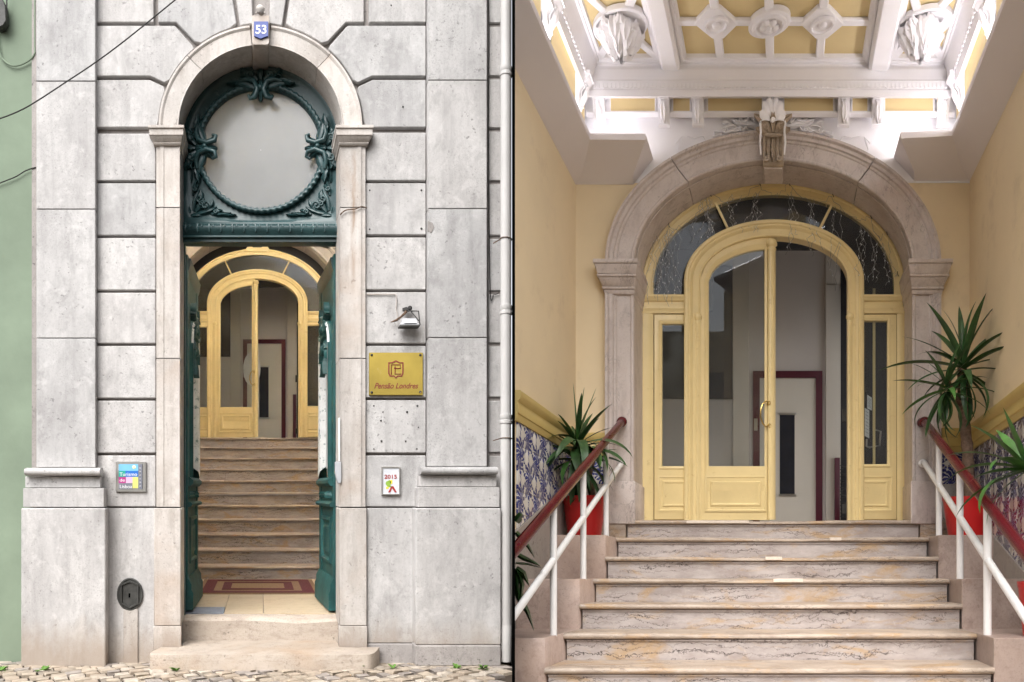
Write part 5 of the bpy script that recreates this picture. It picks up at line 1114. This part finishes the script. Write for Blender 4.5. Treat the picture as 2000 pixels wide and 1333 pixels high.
def trunk(par, pts, r):
    b = MB(); pp = []
    for i in range(len(pts)-1):
        for t in range(8): pp.append(Vector(pts[i]).lerp(Vector(pts[i+1]), t/8))
    pp.append(Vector(pts[-1])); b.tube(pp, [r*(1+.08*math.sin(i*2.3))*(1-.25*i/len(pp)) for i in range(len(pp))], 10); b.build('trunk', M['trunk'], par, smooth=60)
hA = HS+RS*5
c = RL(1.455, 5.56, hA); p1 = thing('potted_yucca', c, 'tall yucca with bare cane trunk in a red pot by the right jamb', 'potted plant')
pot(p1, c, .165, .315)
tp_ = [c+Vector((.02, 0, .27)), P(1890, 880, 5.54), P(1880, 790, 5.5), P(1879, 715, 5.48)]; trunk(p1, tp_, .042)
random.seed(21)
wallR = (Vector((1, -.0, 0)), .40)
crown(p1, P(1882, 704, 5.45), 32, .60, 1.5, -1.2, 1.25, .14, (Vector((1, 0, 0)), .40))
tq = [P(1884, 800, 5.52), P(1862, 770, 5.44), P(1850, 740, 5.40)]; trunk(p1, tq, .02); crown(p1, P(1848, 748, 5.38), 28, .42, 1.3, -1.4, 1.3, .10, br=.2)
trunk(p1, [c+Vector((-.06, .02, .27)), P(1871, 900, 5.55)], .014)
c = RL(-1.50, 5.52, hA); p2 = thing('potted_yucca', c, 'bushy drooping yucca in a red pot behind the left handrail', 'potted plant')
pot(p2, c, .168, .315)
trunk(p2, [c+Vector((.0, 0, .27)), P(1127, 900, 5.5), P(1126, 868, 5.48)], .035)
trunk(p2, [c+Vector((.07, .02, .27)), P(1150, 925, 5.5), P(1164, 875, 5.5)], .03)
random.seed(33)
avL = (Vector((-1, 0, 0)), .22)
crown(p2, P(1127, 862, 5.46), 34, .46, 1.3, -1.3, 1.4, .14, avL); crown(p2, P(1124, 890, 5.40), 30, .44, .6, -1.4, 1.5, .10, avL)
for i in range(16): add_leaf(p2, P(1127, 862+(i % 4)*12, 5.38), -2.5+2.1*i/15+random.uniform(-.1, .1), random.uniform(-.5, .55), random.uniform(.36, .52), random.choice((1.7, 2.4, 1.7)), i % 7 == 3, 2.0)
for az, L, el in ((PI*.9, .45, 1.5), (.1, .44, 1.22), (.4, .42, 1.42)): add_leaf(p2, P(1127, 862, 5.40), az, el, L, 0, True, 1.9)
# plants half out of the picture
c = RL(1.44, 3.95, HS+RS); p3 = thing('potted_yucca', c, 'young bright yucca at the right edge beside the handrail', 'potted plant')
pot(p3, c, .105, .30); trunk(p3, [c+Vector((0, 0, .25)), c+Vector((-.02, .04, .88))], .018)
random.seed(5)
cc = c+Vector((-.03, .05, .92))
for az, el, L, dr in ((2.9, .9, .36, .5), (2.6, .35, .42, 1.7), (3.2, -.1, .40, 1.7), (2.9, .1, .30, 1.0), (2.2, .6, .4, 1.0), (3.4, .5, .34, 1.7), (1.6, .9, .36, .5), (4.2, .3, .3, 1.7), (3.0, -.6, .36, 1.0), (2.4, -.3, .40, 1.0), (2.75, 1.25, .34, 0)): add_leaf(p3, cc, az, el, L*1.12, dr, True, 1.9)
p4 = thing('strap_leaf_plant', P(1009, 1150, 3.9), 'dark strap leaves hanging in at the left edge beside the divider', 'plant')
random.seed(9)
for (x, y, pts, w) in ((0, 0, [(1008, 1040), (1018, 1052), (1032, 1068), (1044, 1090)], 5), (0, 0, [(1008, 1082), (1022, 1090), (1040, 1098), (1056, 1106)], 5), (0, 0, [(1007, 1100), (1030, 1102), (1060, 1110)], 2.5), (0, 0, [(1008, 1112), (1014, 1125), (1020, 1142), (1018, 1168)], 7), (0, 0, [(1008, 1122), (1010, 1150), (1018, 1175), (1030, 1195), (1043, 1232)], 8), (0, 0, [(1008, 1110), (1022, 1120), (1034, 1146)], 6), (0, 0, [(1008, 1130), (1012, 1165), (1016, 1180)], 6), (0, 0, [(1008, 1020), (1016, 1008), (1022, 1006)], 8)):
    b = MB(); rws = []; n = len(pts)-1
    for i in range(n*4+1):
        k_ = min(n-1, i//4); t = (i-k_*4)/4; p_ = (pts[k_][0]*(1-t)+pts[k_+1][0]*t, pts[k_][1]*(1-t)+pts[k_+1][1]*t); s_ = i/(n*4); ww = w*math.sin(PI*(.3+.68*s_))
        nx, ny = (pts[k_+1][1]-pts[k_][1]), -(pts[k_+1][0]-pts[k_][0]); l_ = math.hypot(nx, ny); nx, ny = nx/l_, ny/l_
        rws.append([P(p_[0]+nx*ww*q, p_[1]+ny*ww*q, 3.86+.05*abs(q)-.04*s_) for q in (-1, 0, 1)])
    b.grid(rws); b.build('leaf', M['leaf'], p4, smooth=60, clip=DIV_X)

# fairy lights hanging in the fanlight
sg = thing('string_lights', VD.p(1300, 400, -.05), 'tangled clear fairy lights hooked along the fanlight', 'string lights')
random.seed(3); wires = MB(); bulbs = MB(); hooks = MB()
hk = [(1283, 560), (1307, 445), (1388, 385), (1484, 364), (1541, 364), (1626, 386), (1700, 428), (1731, 460), (1752, 540)]
for x, y in hk: hooks.tube([VD.p(x, y-8, -.014), VD.p(x, y-2, -.03), VD.p(x+2, y+3, -.03)], .003, 5)
for (x0, y0), (x1, y1) in zip(hk, hk[1:]):
    pts = [VD.p(x0+(x1-x0)*t+random.uniform(-5, 5), y0+(y1-y0)*t+24*math.sin(PI*t)+random.uniform(-6, 6), -.03+random.uniform(-.01, .005)) for t in [i/14 for i in range(15)]]
    wires.tube(pts, .0017, 4)
drops = [(1290, 450, 130)]*5+[(1312, 450, 128)]*9+[(1380, 385, 85)]*7+[(1440, 380, 70)]*3+[(1484, 370, 80)]*4+[(1545, 370, 110)]*3+[(1590, 390, 100)]*3+[(1640, 400, 150)]*3+[(1690, 440, 110)]*5+[(1715, 470, 80)]*4
for x, y, L in drops:
    p_ = [x+random.uniform(-12, 12), y+random.uniform(0, 14)]; pts = []
    for i in range(16):
        pts.append(VD.p(p_[0], p_[1], -.03+random.uniform(-.012, .006))); p_[0] += random.uniform(-6, 6); p_[1] += L/15*random.uniform(.4, 1.5)
        if i % 3 == 1: bulbs.ball(pts[-1]+Vector((0, 0, -.006)), .0045, 6, (.7, .7, 1.6))
    wires.tube(pts, .0016, 4)
wires.build('wire', M['wire'], sg); tag(bulbs.build('bulb', M['white'], sg), kind='stuff'); hooks.build('hook', M['iron'], sg)
# notices and inner pull handle behind the right side light
nt_ = thing('paper_notice', VD.p(1700, 855, .05), 'white paper notices taped inside the right side light', 'notice')
for q, rws_ in (([(1690, 795), (1699, 800), (1699, 855), (1690, 850)], 0), ([(1695, 769), (1704, 775), (1704, 800), (1695, 796)], 0)):
    b = MB(); b.poly(VD, q, .04, .042); s_ = b.build('sheet', M['white'], nt_, smooth=0)
    for i in range(7):
        b = MB(); yy = q[0][1]+6+i*(q[3][1]-q[0][1]-8)/7; b.poly(VD, [(q[0][0]+1.5, yy), (q[1][0]-1.5, yy+4), (q[1][0]-1.5, yy+4.8), (q[0][0]+1.5, yy+.8)], .038, .0395); b.build('print_line', M['c_slate'], s_, smooth=0)
ph = MB(); f = frame(VD, 1712, 850, 0, 1, .05); ph.tube([f(-18, -6, 0), f(-18, -20, -4), f(-12, -22, -5), (f(8, -18, -5)), f(10, 10, -4), f(0, 12, 0)], .008, 7)
tag(ph.build('pull_handle', M['chrome'], None), 'bent steel pull handle behind the right side light', 'handle')
ib = MB(); ib.box(VD, 1706, 560, 1711, 905, .04, .06); ib = tag(ib.build('inner_jamb', M['yellow'], None), 'narrow yellow jamb standing behind the right side light glass', 'jamb')

# weeds in the joints
random.seed(12)
for px, py, n in ((2, 1312, 20), (84, 1316, 24), (345, 1330, 10), (712, 1310, 10), (768, 1305, 8), (893, 1310, 12), (945, 1308, 16)):
    Y = 6.02 if py < 1312 else 5.93; c_ = Vector(((px-1000)/F*Y, Y, ground_z(Y)))
    b = MB()
    for i in range(n):
        an = random.uniform(0, 2*PI); p_ = c_+Vector((0, 0, .004)); d = Vector((math.cos(an), math.sin(an), random.uniform(.15, 1.2))).normalized(); s_ = Vector((-d.y, d.x, 0)).normalized(); L = random.uniform(.035, .085)
        b.add([p_, p_+d*L*.6+s_*L*.22, p_+d*L-Vector((0, 0, L*.15)), p_+d*L*.6-s_*L*.22], [(0, 1, 2, 3)])
    o = b.build('weed', M['weed'], None, smooth=0)
    tag(o, {2: 'green weed at the very left corner of the cobbles', 84: 'green weed growing under the left plinth block', 345: 'small weed in front of the door step', 712: 'small weed by the right end of the door step', 768: 'tiny weed in front of the right wall plinth', 893: 'low weed below the middle of the right plinth block', 945: 'bushy low weed near the drain pipe'}[px], 'weed', 'weeds in the cobbles')

# ------------------------------------------------------------------ divider between the two house fronts
dv = MB(); dv.add([Vector((x, y, z)) for x, y, z in ((0, 3.3, -.4), (.0141, 3.3, -.4), (.0141, 9, -.4), (0, 9, -.4), (0, 3.3, 8), (.0141, 3.3, 8), (.0141, 9, 8), (0, 9, 8))], [(0, 1, 2, 3), (4, 5, 6, 7), (0, 1, 5, 4), (1, 2, 6, 5), (2, 3, 7, 6), (3, 0, 4, 7)])
tag(dv.build('divider_panel', M['black'], None, smooth=0), 'thin tall black panel between the stone front and the tiled hall', 'panel')
